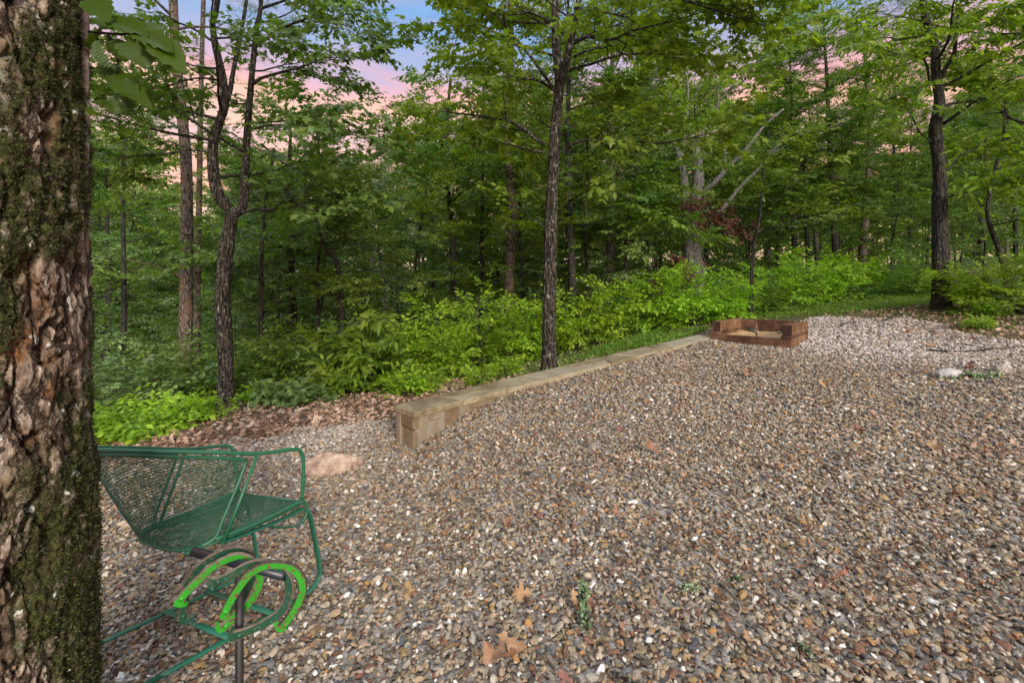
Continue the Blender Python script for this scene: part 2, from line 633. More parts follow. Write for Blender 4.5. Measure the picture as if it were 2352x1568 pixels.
M['dryleaf'] = leaf_mat(name='dry_leaf', nscale=7.0, stops=[(0, (.09, .040, .020)), (0.5, (.23, .105, .052)), (1, (.34, .20, .12))], trans=0.12, rough=0.7, objvar=0.45, tcol=(1, .8, .6))
M['bark_grey'] = bark_mat('bark_grey', (.018, .015, .012), (.13, .11, .09), (.26, .27, .22), 0.40, 1.0, .12)
M['bark_dark'] = bark_mat('bark_dark', (.010, .009, .008), (.055, .048, .040), (.24, .25, .22), 0.15, 1.0, .12)
M['bark_pine'] = bark_mat('bark_pine', (.022, .017, .014), (.155, .120, .098), (.26, .24, .21), 0.35, 0.8, .32, (.14, .085, .058))
M['bark_dead'] = bark_mat('bark_dead', (.05, .046, .042), (.22, .205, .185), (.32, .32, .28), 0.6, 1.0, .08)
M['bark_oak'] = bark_mat('bark_oak', (.007, .006, .005), (.060, .048, .037), (.28, .29, .24), 0.42, 1.1, .13)

# ------------------------------------------------------------------ ground sheet
GRAVEL = np.array([(-7, 3.3), (-3.3, 4.0), (-2.3, 4.75), (-1.4, 5.1), (-.5, 5.1), (3.6, 9.1), (4.5, 9.5), (6.2, 9.7), (7.1, 8.7), (6.7, 6.6), (9.5, 4), (10, -3), (-7, -3)])


def inside(poly, x, y):
    c = np.zeros(x.shape, bool)
    n = len(poly)
    for i in range(n):
        x1, y1 = poly[i]
        x2, y2 = poly[(i + 1) % n]
        hit = ((y1 > y) != (y2 > y)) & (x < (x2 - x1) * (y - y1) / (y2 - y1 + 1e-12) + x1)
        c ^= hit
    return c


def axis_samples(lo, hi, fine_lo, fine_hi, step, growth=1.12):
    a = list(np.arange(fine_lo, fine_hi, step))
    s, v = step, fine_hi
    while v < hi:
        a.append(v)
        s *= growth
        v += s
    a.append(hi)
    s, v, b = step, fine_lo - step, []
    while v > lo:
        b.append(v)
        s *= growth
        v -= s
    b.append(lo)
    return np.array(b[::-1] + a)


xs = axis_samples(-420, 420, -8, 10, 0.06)
ys = axis_samples(-300, 600, 0.5, 13, 0.06)
GX, GY = np.meshgrid(xs, ys)
GZ = height(GX, GY)
g = Geo()
nx, ny = len(xs), len(ys)
i = (np.arange(ny - 1)[:, None] * nx + np.arange(nx - 1)[None]).ravel()
g.add(np.stack([GX, GY, GZ], -1), np.stack([i, i + 1, i + nx + 1, i + nx], 1))
ground = g.obj('ground', M['floor'])
tag(ground, kind='structure')
jx = (fbm(np.stack([GX, GY, GX * 0], -1) * 2.2 + 3, 3) - 0.5) * 0.9
jy = (fbm(np.stack([GX, GY, GX * 0], -1) * 2.2 + 31, 3) - 0.5) * 0.9
st = inside(GRAVEL, GX + jx, GY + jy).astype(np.float32)
gr = ((sstep(4.5, 8, GY) + 8 * sstep(16, 26, GY)) * (1 - st)).astype(np.float32)
for nm, arr in (('stony', st), ('green', gr)):
    at = ground.data.attributes.new(nm, 'FLOAT', 'POINT')
    at.data.foreach_set('value', arr.ravel().astype(np.float32))


# ------------------------------------------------------------------ gravel: pebbles as instances on points (one mass)
def scatter(y0, y1, step, xl=-1.25, xr=1.25, pad=0.7):
    n = int((xr * y1 + pad - (xl * y1 - pad)) * (y1 - y0) / step ** 2)
    x = RNG.uniform(xl * y1 - pad, xr * y1 + pad, n)
    y = RNG.uniform(y0, y1, n)
    k = (x > xl * y - pad) & (x < xr * y + pad)
    return x[k], y[k]


def pit_mask(x, y):
    dx, dy = x - 3.223, y - 7.986
    c, s = math.cos(-.713), math.sin(-.713)
    lx, ly = dx * c + dy * s, -dx * s + dy * c
    return (lx > -0.01) & (lx < 1.19) & (ly > -0.01) & (ly < 1.28)


def wall_mask(x, y, m=0.0):
    t = (x - WA[0]) * WD[0] + (y - WA[1]) * WD[1]
    s = (x - WA[0]) * WN[0] + (y - WA[1]) * WN[1]
    return (t > 0.01 - m) & (t < WL) & (s > 0.01 - m) & (s < 0.30 + m)


def build_gravel():
    X, Y, S = [], [], []
    for y0, y1, st_, big in ((0.85, 2.6, 0.0158, 1.0), (2.6, 4.2, 0.0180, 1.06), (4.2, 6.5, 0.0235, 1.25), (6.5, 9.9, 0.030, 1.5)):
        x, y = scatter(y0, y1, st_)
        X.append(x)
        Y.append(y)
        S.append(np.full(len(x), big))
    x, y, big = np.concatenate(X), np.concatenate(Y), np.concatenate(S)
    p = np.stack([x, y, x * 0], -1)
    jx = (fbm(p * 2.2 + 3, 3) - 0.5) * 0.9
    jy = (fbm(p * 2.2 + 31, 3) - 0.5) * 0.9
    k = inside(GRAVEL, x + jx, y + jy) & ~pit_mask(x, y) & ~wall_mask(x, y)
    k &= ((x + 1.18) ** 2 + (y - 1.12) ** 2) > 0.25 ** 2
    k &= (x < 1.15 * y + 0.9) & (x > -1.15 * y - 0.9)
    x, y, big = x[k], y[k], big[k]
    n = len(x)
    print('pebbles', n)
    r = RNG.random
    size = 0.0091 * np.exp(RNG.normal(0, 0.28, n)) * big
    tiny = r(n) < 0.25
    size = np.where(tiny, size * 0.62, size)
    size = np.clip(size * (.85 + .3 * fbm(np.stack([x, y, x * 0], -1) * .9 + 60, 2)), 0.004, 0.017 * big)
    z = height(x, y) + size * 0.35 + r(n) * 0.010
    me = bpy.data.meshes.new('gravel')
    me.vertices.add(n)
    me.vertices.foreach_set('co', np.stack([x, y, z], 1).ravel().astype(np.float32))
    rot = np.stack([RNG.normal(0, .38, n), RNG.normal(0, .38, n), r(n) * 6.283], 1)
    scl = np.stack([size * RNG.uniform(1.0, 1.5, n), size * RNG.uniform(.75, 1.0, n), size * RNG.uniform(.42, .75, n)], 1)
    pale = 1.15 * sstep(2.6, 4.8, x - 0.25 * (9 - y)) * sstep(4.6, 6.6, y) * (0.4 + 0.9 * fbm(np.stack([x, y, x * 0], -1) * 0.8, 2))
    pale = np.maximum(pale, 0.55 * sstep(3.6, 4.4, y) * sstep(-0.9, -1.6, x))
    pale = np.clip(pale, 0, 1) * (r(n) < 0.75)
    for nm, ty, arr in (('rot', 'FLOAT_VECTOR', rot), ('scl', 'FLOAT_VECTOR', scl), ('tint', 'FLOAT', np.clip(r(n) * (.86 + .28 * fbm(np.stack([x, y, x * 0], -1) * 1.1 + 8, 3)), 0, .999)), ('pale', 'FLOAT', pale)):
        a = me.attributes.new(nm, ty, 'POINT')
        a.data.foreach_set('vector' if ty == 'FLOAT_VECTOR' else 'value', arr.ravel().astype(np.float32))
    a = me.attributes.new('vid', 'INT', 'POINT')
    a.data.foreach_set('value', RNG.integers(0, 7, n).astype(np.int32))
    me.materials.append(M['pebble'])
    o = link('gravel', me)
    tag(o, kind='stuff')
    o['label'] = 'loose rounded river pebbles in tan, grey and white covering the clearing'
    o['category'] = 'gravel'
    ng = bpy.data.node_groups.new('pebble_bed', 'GeometryNodeTree')
    ng.interface.new_socket('Geometry', in_out='INPUT', socket_type='NodeSocketGeometry')
    ng.interface.new_socket('Geometry', in_out='OUTPUT', socket_type='NodeSocketGeometry')
    N, Lk = ng.nodes, ng.links
    gi, go = N.new('NodeGroupInput'), N.new('NodeGroupOutput')
    join = N.new('GeometryNodeGeometryToInstance')
    for v in range(7):
        ico = N.new('GeometryNodeMeshIcoSphere')
        ico.inputs['Radius'].default_value = 1.0
        ico.inputs['Subdivisions'].default_value = 3
        pos = N.new('GeometryNodeInputPosition')
        nz = N.new('ShaderNodeTexNoise')
        nz.noise_dimensions = '4D'
        nz.inputs['W'].default_value = 3.7 * v
        nz.inputs['Scale'].default_value = 0.75
        nz.inputs['Detail'].default_value = 1.2
        Lk.new(pos.outputs[0], nz.inputs['Vector'])
        sub = N.new('ShaderNodeVectorMath')
        sub.operation = 'SUBTRACT'
        sub.inputs[1].default_value = (.5, .5, .5)
        Lk.new(nz.outputs['Color'], sub.inputs[0])
        mul = N.new('ShaderNodeVectorMath')
        mul.operation = 'SCALE'
        mul.inputs['Scale'].default_value = 1.35
        Lk.new(sub.outputs[0], mul.inputs[0])
        sp = N.new('GeometryNodeSetPosition')
        Lk.new(ico.outputs[0], sp.inputs['Geometry'])
        Lk.new(mul.outputs[0], sp.inputs['Offset'])
        ss = N.new('GeometryNodeSetShadeSmooth')
        Lk.new(sp.outputs[0], ss.inputs[0])
        sm = N.new('GeometryNodeSetMaterial')
        sm.inputs['Material'].default_value = M['pebble']
        Lk.new(ss.outputs[0], sm.inputs['Geometry'])
        Lk.new(sm.outputs[0], join.inputs[0])

    def named(nm, ty):
        a = N.new('GeometryNodeInputNamedAttribute')
        a.data_type = ty
        a.inputs['Name'].default_value = nm
        return a.outputs[0]
    iop = N.new('GeometryNodeInstanceOnPoints')
    Lk.new(gi.outputs[0], iop.inputs['Points'])
    Lk.new(join.outputs[0], iop.inputs['Instance'])
    iop.inputs['Pick Instance'].default_value = True
    Lk.new(named('vid', 'INT'), iop.inputs['Instance Index'])
    e2r = N.new('FunctionNodeEulerToRotation')
    Lk.new(named('rot', 'FLOAT_VECTOR'), e2r.inputs[0])
    Lk.new(e2r.outputs[0], iop.inputs['Rotation'])
    Lk.new(named('scl', 'FLOAT_VECTOR'), iop.inputs['Scale'])
    Lk.new(iop.outputs[0], go.inputs[0])
    md = o.modifiers.new('pebbles', 'NODES')
    md.node_group = ng
    return o


build_gravel()

# ------------------------------------------------------------------ leaf shapes and sprays
def leaf_shape(kind):
    """vertices (n,3) along +x from the stalk, unit length, and its triangles"""
    if kind == 'oval':
        v = [(0, 0, 0), (.45, .25, .05), (1, 0, -.06), (.45, -.25, .05)]
        f = [(0, 2, 1), (0, 3, 2)]
    elif kind == 'long':
        v = [(0, 0, 0), (.3, .15, .03), (.65, .15, .02), (1, 0, -.16), (.65, -.15, .02), (.3, -.15, .03), (.5, 0, 0)]
        f = [(0, 6, 1), (1, 6, 2), (2, 6, 3), (3, 6, 4), (4, 6, 5), (5, 6, 0)]
    elif kind == 'lobed':
        v = [(0, 0, 0), (.22, .12, .02), (.18, .34, .03), (.42, .14, 0), (.55, .40, -.02), (.68, .13, -.02), (1, 0, -.1),
             (.68, -.13, -.02), (.55, -.40, -.02), (.42, -.14, 0), (.18, -.34, .03), (.22, -.12, .02)]
        f = [(0, 11, 1), (1, 11, 9), (1, 9, 3), (1, 3, 2), (11, 10, 9), (3, 9, 7), (3, 7, 5), (3, 5, 4), (9, 8, 7), (5, 7, 6)]
    elif kind == 'needle':
        v = [(0, -.012, 0), (1, 0, 0), (0, .012, 0)]
        f = [(0, 1, 2)]
    return np.array(v, float), np.array(f, int)


def rotm(yaw, pitch, roll):
    """stack of rotation matrices Rz Ry Rx"""
    cz, sz, cy_, sy, cx, sx = np.cos(yaw), np.sin(yaw), np.cos(pitch), np.sin(pitch), np.cos(roll), np.sin(roll)
    o, z = np.ones_like(cz), np.zeros_like(cz)
    A = np.array([[cz, -sz, z], [sz, cz, z], [z, z, o]])
    B = np.array([[cy_, z, sy], [z, o, z], [-sy, z, cy_]])
    C = np.array([[o, z, z], [z, cx, -sx], [z, sx, cx]])
    A, B, C = (np.moveaxis(m, -1, 0) for m in (A, B, C))
    return A @ B @ C


def place_leaves(kind, pos, yaw, pitch, roll, size):
    v, f = leaf_shape(kind)
    R = rotm(np.asarray(yaw, float), np.asarray(pitch, float), np.asarray(roll, float))
    V = np.einsum('nij,kj->nki', R, v) * np.asarray(size)[:, None, None] + np.asarray(pos)[:, None, :]
    n = len(V)
    Fc = f[None] + (np.arange(n) * len(v))[:, None, None]
    return V.reshape(-1, 3), Fc.reshape(-1, 3)


def make_spray(kind, seed, length=0.5, n=16, size=0.09, side=3):
    """one leafy twig along +x, roughly horizontal; returns leaf verts/faces and twig polylines"""
    r = np.random.default_rng(seed)
    pos, yaw, pit, rol, sz, twigs = [], [], [], [], [], []
    if kind == 'needle':
        for k in range(side + 1):
            ya = 0 if k == 0 else r.uniform(.5, .9) * (1 if k % 2 else -1)
            b = np.array([length * (0 if k == 0 else r.uniform(.2, .8)), 0, 0])
            L = length * (1 if k == 0 else .5)
            d = np.array([math.cos(ya), math.sin(ya), r.uniform(-.05, .2)])
            twigs.append(np.array([b, b + d * L]))
            for t in np.linspace(.35, 1, 4):
                for q in range(n):
                    pos.append(b + d * L * t)
                    yaw.append(ya + r.normal(0, .8))
                    pit.append(r.normal(-.2, .7))
                    rol.append(r.uniform(0, 3))
                    sz.append(size * r.uniform(.8, 1.2))
        V, Fc = place_leaves(kind, np.array(pos), yaw, pit, rol, np.array(sz))
        return V, Fc, twigs
    lines = [(np.zeros(3), 0.0, length, n)]
    for k in range(side):
        lines.append((np.array([length * r.uniform(.15, .75), 0, 0]), r.uniform(.6, 1.0) * (1 if k % 2 else -1), length * r.uniform(.4, .65), max(3, n // 2)))
    for b, ya, L, m in lines:
        d = np.array([math.cos(ya), math.sin(ya), r.uniform(-.12, .1)])
        c = np.array([b, b + d * L * .5 + [0, 0, .01], b + d * L + [0, 0, -.05 * L]])
        twigs.append(c)
        for q in range(m):
            t = (q + .7) / m
            s = 1 if q % 2 else -1
            pos.append(b + d * L * t + r.normal(0, .012, 3))
            yaw.append(ya + (s * r.uniform(.6, 1.2) if q < m - 1 else r.normal(0, .2)))
            pit.append(r.normal(.28, .3))
            rol.append(r.normal(0, .42))
            sz.append(size * r.uniform(.65, 1.15))
    V, Fc = place_leaves(kind, np.array(pos), yaw, pit, rol, np.array(sz))
    return V, Fc, twigs


SPRAYS = {}


def sprays_for(kind, size, length, n, side):
    key = (kind, size, length, n, side)
    if key not in SPRAYS:
        SPRAYS[key] = [make_spray(kind, s, length, n, size, side) for s in range(6)]
    return SPRAYS[key]


def put_sprays(gl, gw, spec, P, yaw, tilt, scale, r, roll=0.25, twig=0.0022):
    """instance spray templates at points P with heading yaw, tilt; leaves into gl, twigs into gw"""
    T = sprays_for(*spec)
    P = np.asarray(P, float).reshape(-1, 3)
    n = len(P)
    if n == 0:
        return
    which = r.integers(0, len(T), n)
    R = rotm(np.asarray(yaw, float), -np.asarray(tilt, float), r.normal(0, roll, n))
    for k, (V, Fc, tw) in enumerate(T):
        s = np.where(which == k)[0]
        if not len(s):
            continue
        sc = np.asarray(scale)[s]
        VV = np.einsum('nij,kj->nki', R[s], V) * sc[:, None, None] + P[s][:, None]
        FF = Fc[None] + (np.arange(len(s)) * len(V))[:, None, None]
        gl.add(VV.reshape(-1, 3), FF.reshape(-1, 3))
        if gw is not None and twig > 0:
            for line in tw[:2]:
                L = np.einsum('nij,kj->nki', R[s], line[[0, -1]]) * sc[:, None, None] + P[s][:, None]
                a, b = L[:, 0], L[:, 1]
                up = np.array([0, 0, twig])
                rt = np.cross(b - a, [0, 0, 1.0])
                rt /= np.linalg.norm(rt, axis=1)[:, None] + 1e-9
                q = np.stack([a + up, a - rt * twig - up, a + rt * twig - up, b], 1)
                fi = (np.arange(len(s)) * 4)[:, None, None] + np.array([[0, 1, 3], [1, 2, 3], [2, 0, 3]])[None]
                gw.add(q.reshape(-1, 3), fi.reshape(-1, 3))


def limb(gw, gl, start, d, L, r0, spec, r, level=1, droop=0.1, dens=1.0, sides=6, leafy=0.3, path=None, kids=None, wiggle=0.12, sscale=1.0, upt=0.12):
    """one branch with sub-branches and leaf sprays; d is a unit direction"""
    n = 9 if level > 0 else 5
    if path is None:
        d = np.asarray(d, float)
        pts = [np.asarray(start, float)]
        dd = d.copy()
        for i in range(n - 1):
            dd = dd + r.normal(0, wiggle, 3) + np.array([0, 0, upt * .5 - droop * i / n])
            dd /= np.linalg.norm(dd)
            pts.append(pts[-1] + dd * L / (n - 1))
        pts = np.array(pts)
    else:
        pts = spline(path, 12)
        L = np.linalg.norm(np.diff(pts, axis=0), axis=1).sum()
        n = 12
    rad = r0 * (1 - 0.85 * np.linspace(0, 1, len(pts)))
    tube(gw, pts, rad, sides, cap=False)
    T = np.gradient(pts, axis=0)
    T /= np.linalg.norm(T, axis=1)[:, None]

    def at(f):
        x = f * (len(pts) - 1)
        i = min(int(x), len(pts) - 2)
        return pts[i] * (1 - x + i) + pts[i + 1] * (x - i), T[i]
    if level > 0:
        m = kids if kids is not None else max(3, int(L * 3.2))
        for k in range(m):
            f = leafy + (1 - leafy) * (k + r.uniform(.1, .9)) / m
            p, t = at(f)
            s = 1 if (k + int(r.random() < .2)) % 2 else -1
            a = s * r.uniform(.6, 1.15)
            c, sn = math.cos(a), math.sin(a)
            nd = np.array([t[0] * c - t[1] * sn, t[0] * sn + t[1] * c, t[2] * .5 + r.normal(0.05, .22)])
            nd /= np.linalg.norm(nd)
            limb(gw, gl, p, nd, L * r.uniform(.28, .5) * (1.15 - .6 * f), r0 * (1 - .8 * f) * .5 + .002, spec, r, level - 1, droop, dens, 4, .15, sscale=sscale)
    # sprays along the outer part
    m = max(2, int(L * (1 - leafy) * 5.5 * dens)) if level == 0 else max(1, int(L * 1.6 * dens))
    fs = leafy + (1 - leafy) * (np.arange(m) + r.random(m)) / m
    fs[-1] = 0.98
    P, yw, tl = [], [], []
    for k, f in enumerate(fs):
        p, t = at(min(f, .99))
        P.append(p)
        yw.append(math.atan2(t[1], t[0]) + (r.uniform(.3, 1.1) * (1 if k % 2 else -1) if f < .95 else r.normal(0, .2)))
        tl.append(math.asin(max(-1, min(1, t[2]))) * .5 + r.normal(0, .22))
    put_sprays(gl, gw, spec, P, yw, tl, r.uniform(.75, 1.2, m) * sscale, r)


def make_crown_tree(seed, H, r0, base, rad, spec, n_limbs, dens=1.0, lean=0.3, profile='round', bark_sides=10, elev=(0.1, 0.7), level=1, sscale=1.0):
    """a tree at the origin: trunk mesh with limbs, crown mesh"""
    r = np.random.default_rng(seed)
    gw, gl = Geo(), Geo()
    k = 10
    zz = np.linspace(-0.6, H, k)
    off = np.cumsum(r.normal(0, lean / k, (k, 2)), 0) + np.outer(np.linspace(0, 1, k), r.normal(0, lean, 2))
    off -= off[0]
    tr = spline(np.column_stack([off, zz]), 34)
    rr = r0 * (1.0 - 0.86 * np.linspace(0, 1, 34) ** 1.1)
    rr = rr * (1 + .45 * np.exp(-np.clip(tr[:, 2] + .05, 0, 9) / .22))
    tube(gw, tr, rr, bark_sides, lump=0.10, seed=seed)
    az = r.random() * 6.28
    for i in range(n_limbs):
        f = (i + r.uniform(0, .8)) / n_limbs
        z = base + (H * .98 - base) * f
        j = np.searchsorted(tr[:, 2], z)
        j = min(j, 33)
        p = tr[j]
        az += 2.4 + r.normal(0, .35)
        if profile == 'round':
            q = math.sqrt(max(.12, 1 - (2 * f - .85) ** 2 / 1.4))
        elif profile == 'cone':
            q = 1.05 - .8 * f
        else:
            q = r.uniform(.7, 1.05)
        L = rad * q * r.uniform(.75, 1.15)
        el = elev[0] + (elev[1] - elev[0]) * f + r.normal(0, .12)
        d = np.array([math.cos(az) * math.cos(el), math.sin(az) * math.cos(el), math.sin(el)])
        limb(gw, gl, p, d, L, max(.012, rr[j] * .42), spec, r, level, .10, dens, 5, .28, sscale=sscale)
    return gw, gl


# spray specs: kind, leaf size, twig length, leaves, side twigs
S_FAR = ('oval', 0.15, 0.75, 16, 4)
S_MID = ('oval', 0.115, 0.6, 16, 4)
S_OAK = ('lobed', 0.12, 0.50, 13, 3)
S_NEAR = ('oval', 0.085, 0.42, 14, 3)
S_CHEST = ('long', 0.17, 0.45, 11, 2)
S_LIME = ('oval', 0.095, 0.36, 10, 2)
S_PINE = ('needle', 0.15, 0.55, 10, 3)


class Kind:
    """shared meshes for one sort of tree or shrub"""

    def __init__(self, name, wood, crown, bark, leaf, crown_name='crown', wood_name='trunk'):
        self.name, self.cn, self.wn = name, crown_name, wood_name
        self.w = wood.mesh(wood_name, M[bark])
        self.c = crown.mesh(crown_name, M[leaf])

    def place(self, x, y, yaw=0.0, scale=1.0, label=None, cat='tree', group=None, z=None, name=None, sz=None):
        if z is None:
            z = hz(x, y) - 0.03
        e = empty(name or self.name, (x, y, z), (0, 0, yaw), scale if sz is None else (scale, scale, sz))
        tag(e, label, cat, group)
        link(self.wn, self.w, e)
        link(self.cn, self.c, e)
        return e

    def reskin(self, leaf):
        k = Kind.__new__(Kind)
        k.name, k.cn, k.wn, k.w = self.name, self.cn, self.wn, self.w
        k.c = self.c.copy()
        k.c.materials.clear()
        k.c.materials.append(M[leaf])
        return k


def tri_count(me):
    return sum(len(p.vertices) - 2 for p in me.polygons)


def obj_at(g, name, mat, parent, loc, smooth=True, fixn=False):
    me = g.mesh(name, mat, smooth)
    me.transform(Matrix.Translation(-Vector(loc)))
    if fixn:
        fix_normals(me)
    o = link(name, me, parent)
    if parent is None:
        o.location = loc
    return o


# ------------------------------------------------------------------ low stone wall with flagstone coping
M['flag'] = stone_mat('flagstone', [(0.25, (.14, .105, .060)), (0.42, (.23, .18, .105)), (0.58, (.29, .24, .155)), (0.8, (.32, .29, .24))], 5, 0.6)
M['wallstone'] = stone_mat('wall_stone', [(0.2, (.13, .085, .045)), (0.45, (.18, .130, .078)), (0.6, (.20, .155, .10)), (0.85, (.24, .20, .14))], 7, 0.6)
M['mortar'] = stone_mat('mortar', [(0.3, (.14, .12, .095)), (0.7, (.24, .20, .16))], 12, 0.4)


def build_wall():
    base = np.array([WA[0], WA[1], hz(WA[0], WA[1]) - .1])
    e = empty('stone_wall', base, (0, 0, math.atan2(WD[1], WD[0])))
    tag(e, 'low stone retaining wall capped with flagstones running up to the timber pit', 'wall')
    top = 0.305 - base[2]                       # local z of the coping top
    TH = 0.045
    # local frame: x along the wall, y to the left of it (so the gravel side is negative y)
    g = Geo()
    box(g, 0.045, WL, -0.285, -0.03, -0.15, top - TH - .002, 0.004)
    obj_at(g, 'mortar_core', M['mortar'], e, (0, 0, 0), False, True)
    # flagstones: irregular slabs with open joints
    joints = [(0.0, 0.0), (.52, .44), (1.06, 1.22), (1.66, 1.60), (2.36, 2.25), (2.85, 3.0), (3.42, 3.3), (4.05, 4.18), (4.66, 4.55), (5.3, 5.36), (6.0, 6.0)]
    r = np.random.default_rng(3)
    for k in range(len(joints) - 1):
        a0, a1 = joints[k]              # right edge, left edge of the joint
        b0, b1 = joints[k + 1]
        split = k in (1, 4, 7)

        def slab(poly, seed):
            rr = np.random.default_rng(seed)
            P = []
            m = len(poly)
            for i in range(m):
                p, q = np.array(poly[i]), np.array(poly[(i + 1) % m])
                L = np.linalg.norm(q - p)
                s = max(1, int(L / .06))
                for t in range(s):
                    w = p + (q - p) * t / s
                    P.append(w + (rr.normal(0, .0035, 2) if 0 < t else 0))
            P = np.array(P)
            c = P.mean(0)
            P = c + (P - c) * (1 - .009 / max(.1, np.abs(P - c).max()))
            m = len(P)
            tz = top + rr.normal(0, .0025)
            ins = c + (P - c) * (1 - .007 / np.linalg.norm(P - c, axis=1))[:, None]
            zz = lambda Q, z, a: np.column_stack([Q, np.full(len(Q), z) + (fbm(np.column_stack([Q * 9, np.full(len(Q), seed)]), 2) - .5) * a])
            rings = [zz(P * 1 + rr.normal(0, .002, P.shape), tz - TH, 0), zz(P + rr.normal(0, .003, P.shape), tz - TH * .45, .0), zz(P, tz - .006, .004), zz(ins, tz, .005)]
            V = np.concatenate(rings + [zz(c[None] + 0, tz + .001, .004)])
            q = []
            for ri in range(3):
                for j in range(m):
                    q.append((ri * m + j, ri * m + (j + 1) % m, (ri + 1) * m + (j + 1) % m, (ri + 1) * m + j))
            t3 = [(3 * m + j, 3 * m + (j + 1) % m, 4 * m) for j in range(m)]
            g = Geo()
            g.add(V, q, t3, [list(range(m))[::-1]] if False else np.zeros((0, 3)))
            obj_at(g, 'flagstone', M['flag'], e, (0, 0, 0), False)
        if not split:
            slab([(a0, -.315), (b0, -.315), (b1, 0), (a1, 0)], 10 + k)
        else:
            m0, m1 = -.15 + r.normal(0, .02), -.17 + r.normal(0, .03)
            am = a0 + (a1 - a0) * .5
            bm_ = b0 + (b1 - b0) * .5
            slab([(a0, -.315), (b0, -.315), (bm_, m1), (am, m0)], 10 + k)
            slab([(am, m0), (bm_, m1), (b1, 0), (a1, 0)], 30 + k)
    # facing stones: near end (x = 0.03) and gravel side (y = -0.29)
    def face(name, x0, x1, y0, y1, z0, z1, s):
        g = Geo()
        box(g, x0, x1, y0, y1, z0, z1, 0.008, 0.0035, s)
        obj_at(g, name, M['wallstone'], e, (0, 0, 0), False, True)
    t = top - TH - .004
    face('wall_stone', .02, .075, -.105, -.022, -.15, t, 1)
    face('wall_stone', .018, .075, -.292, -.115, t - .10, t, 2)
    face('wall_stone', .022, .075, -.287, -.115, -.15, t - .112, 3)
    xs_ = [.082, .17, .30, .34, .50, .62, .80, .97, 1.15]
    for k in range(len(xs_) - 1):
        z0 = -.15
        cut = t - r.uniform(.06, .12)
        if k in (1, 4, 6):
            face('wall_stone', xs_[k], xs_[k + 1] - .012, -.296 - .004 * (k % 2), -.24, cut + .006, t, 10 + k)
            face('wall_stone', xs_[k], xs_[k + 1] - .012, -.292, -.24, z0, cut - .006, 20 + k)
        else:
            face('wall_stone', xs_[k], xs_[k + 1] - .012, -.294 - .005 * (k % 2), -.24, z0, t, 10 + k)
    x = 1.15
    while x < WL - .1:                    # on along the gravel side and on the woodland side
        w = r.uniform(.22, .45)
        face('wall_stone', x, min(WL, x + w) - .012, -.296, -.24, -.1, t, int(x * 50))
        x += w
    x = .082
    while x < WL - .1:
        w = r.uniform(.22, .45)
        face('wall_stone', x, min(WL, x + w) - .012, -.075, -.018, -.2, t, int(x * 70) + 1)
        x += w


build_wall()

# ------------------------------------------------------------------ horseshoe pit of timbers
M['timber'] = wood_mat('brown_timber', (.055, .025, .014), (.145, .072, .040), (.235, .135, .078))
M['timber_tan'] = wood_mat('tan_timber', (.11, .052, .024), (.215, .12, .06), (.30, .19, .105))
M['timber_end'] = wood_mat('timber_end', (.035, .017, .012), (.065, .032, .024), (.10, .055, .04), (6, 6, 6))
M['sand'] = stone_mat('orange_sand', [(0.3, (.24, .12, .05)), (0.5, (.40, .22, .10)), (0.75, (.52, .34, .19))], 18, 0.9)
M['rust'] = stone_mat('rusty_iron', [(0.3, (.06, .03, .02)), (0.55, (.16, .07, .04)), (0.8, (.26, .13, .08))], 30, 0.5, 0.6)


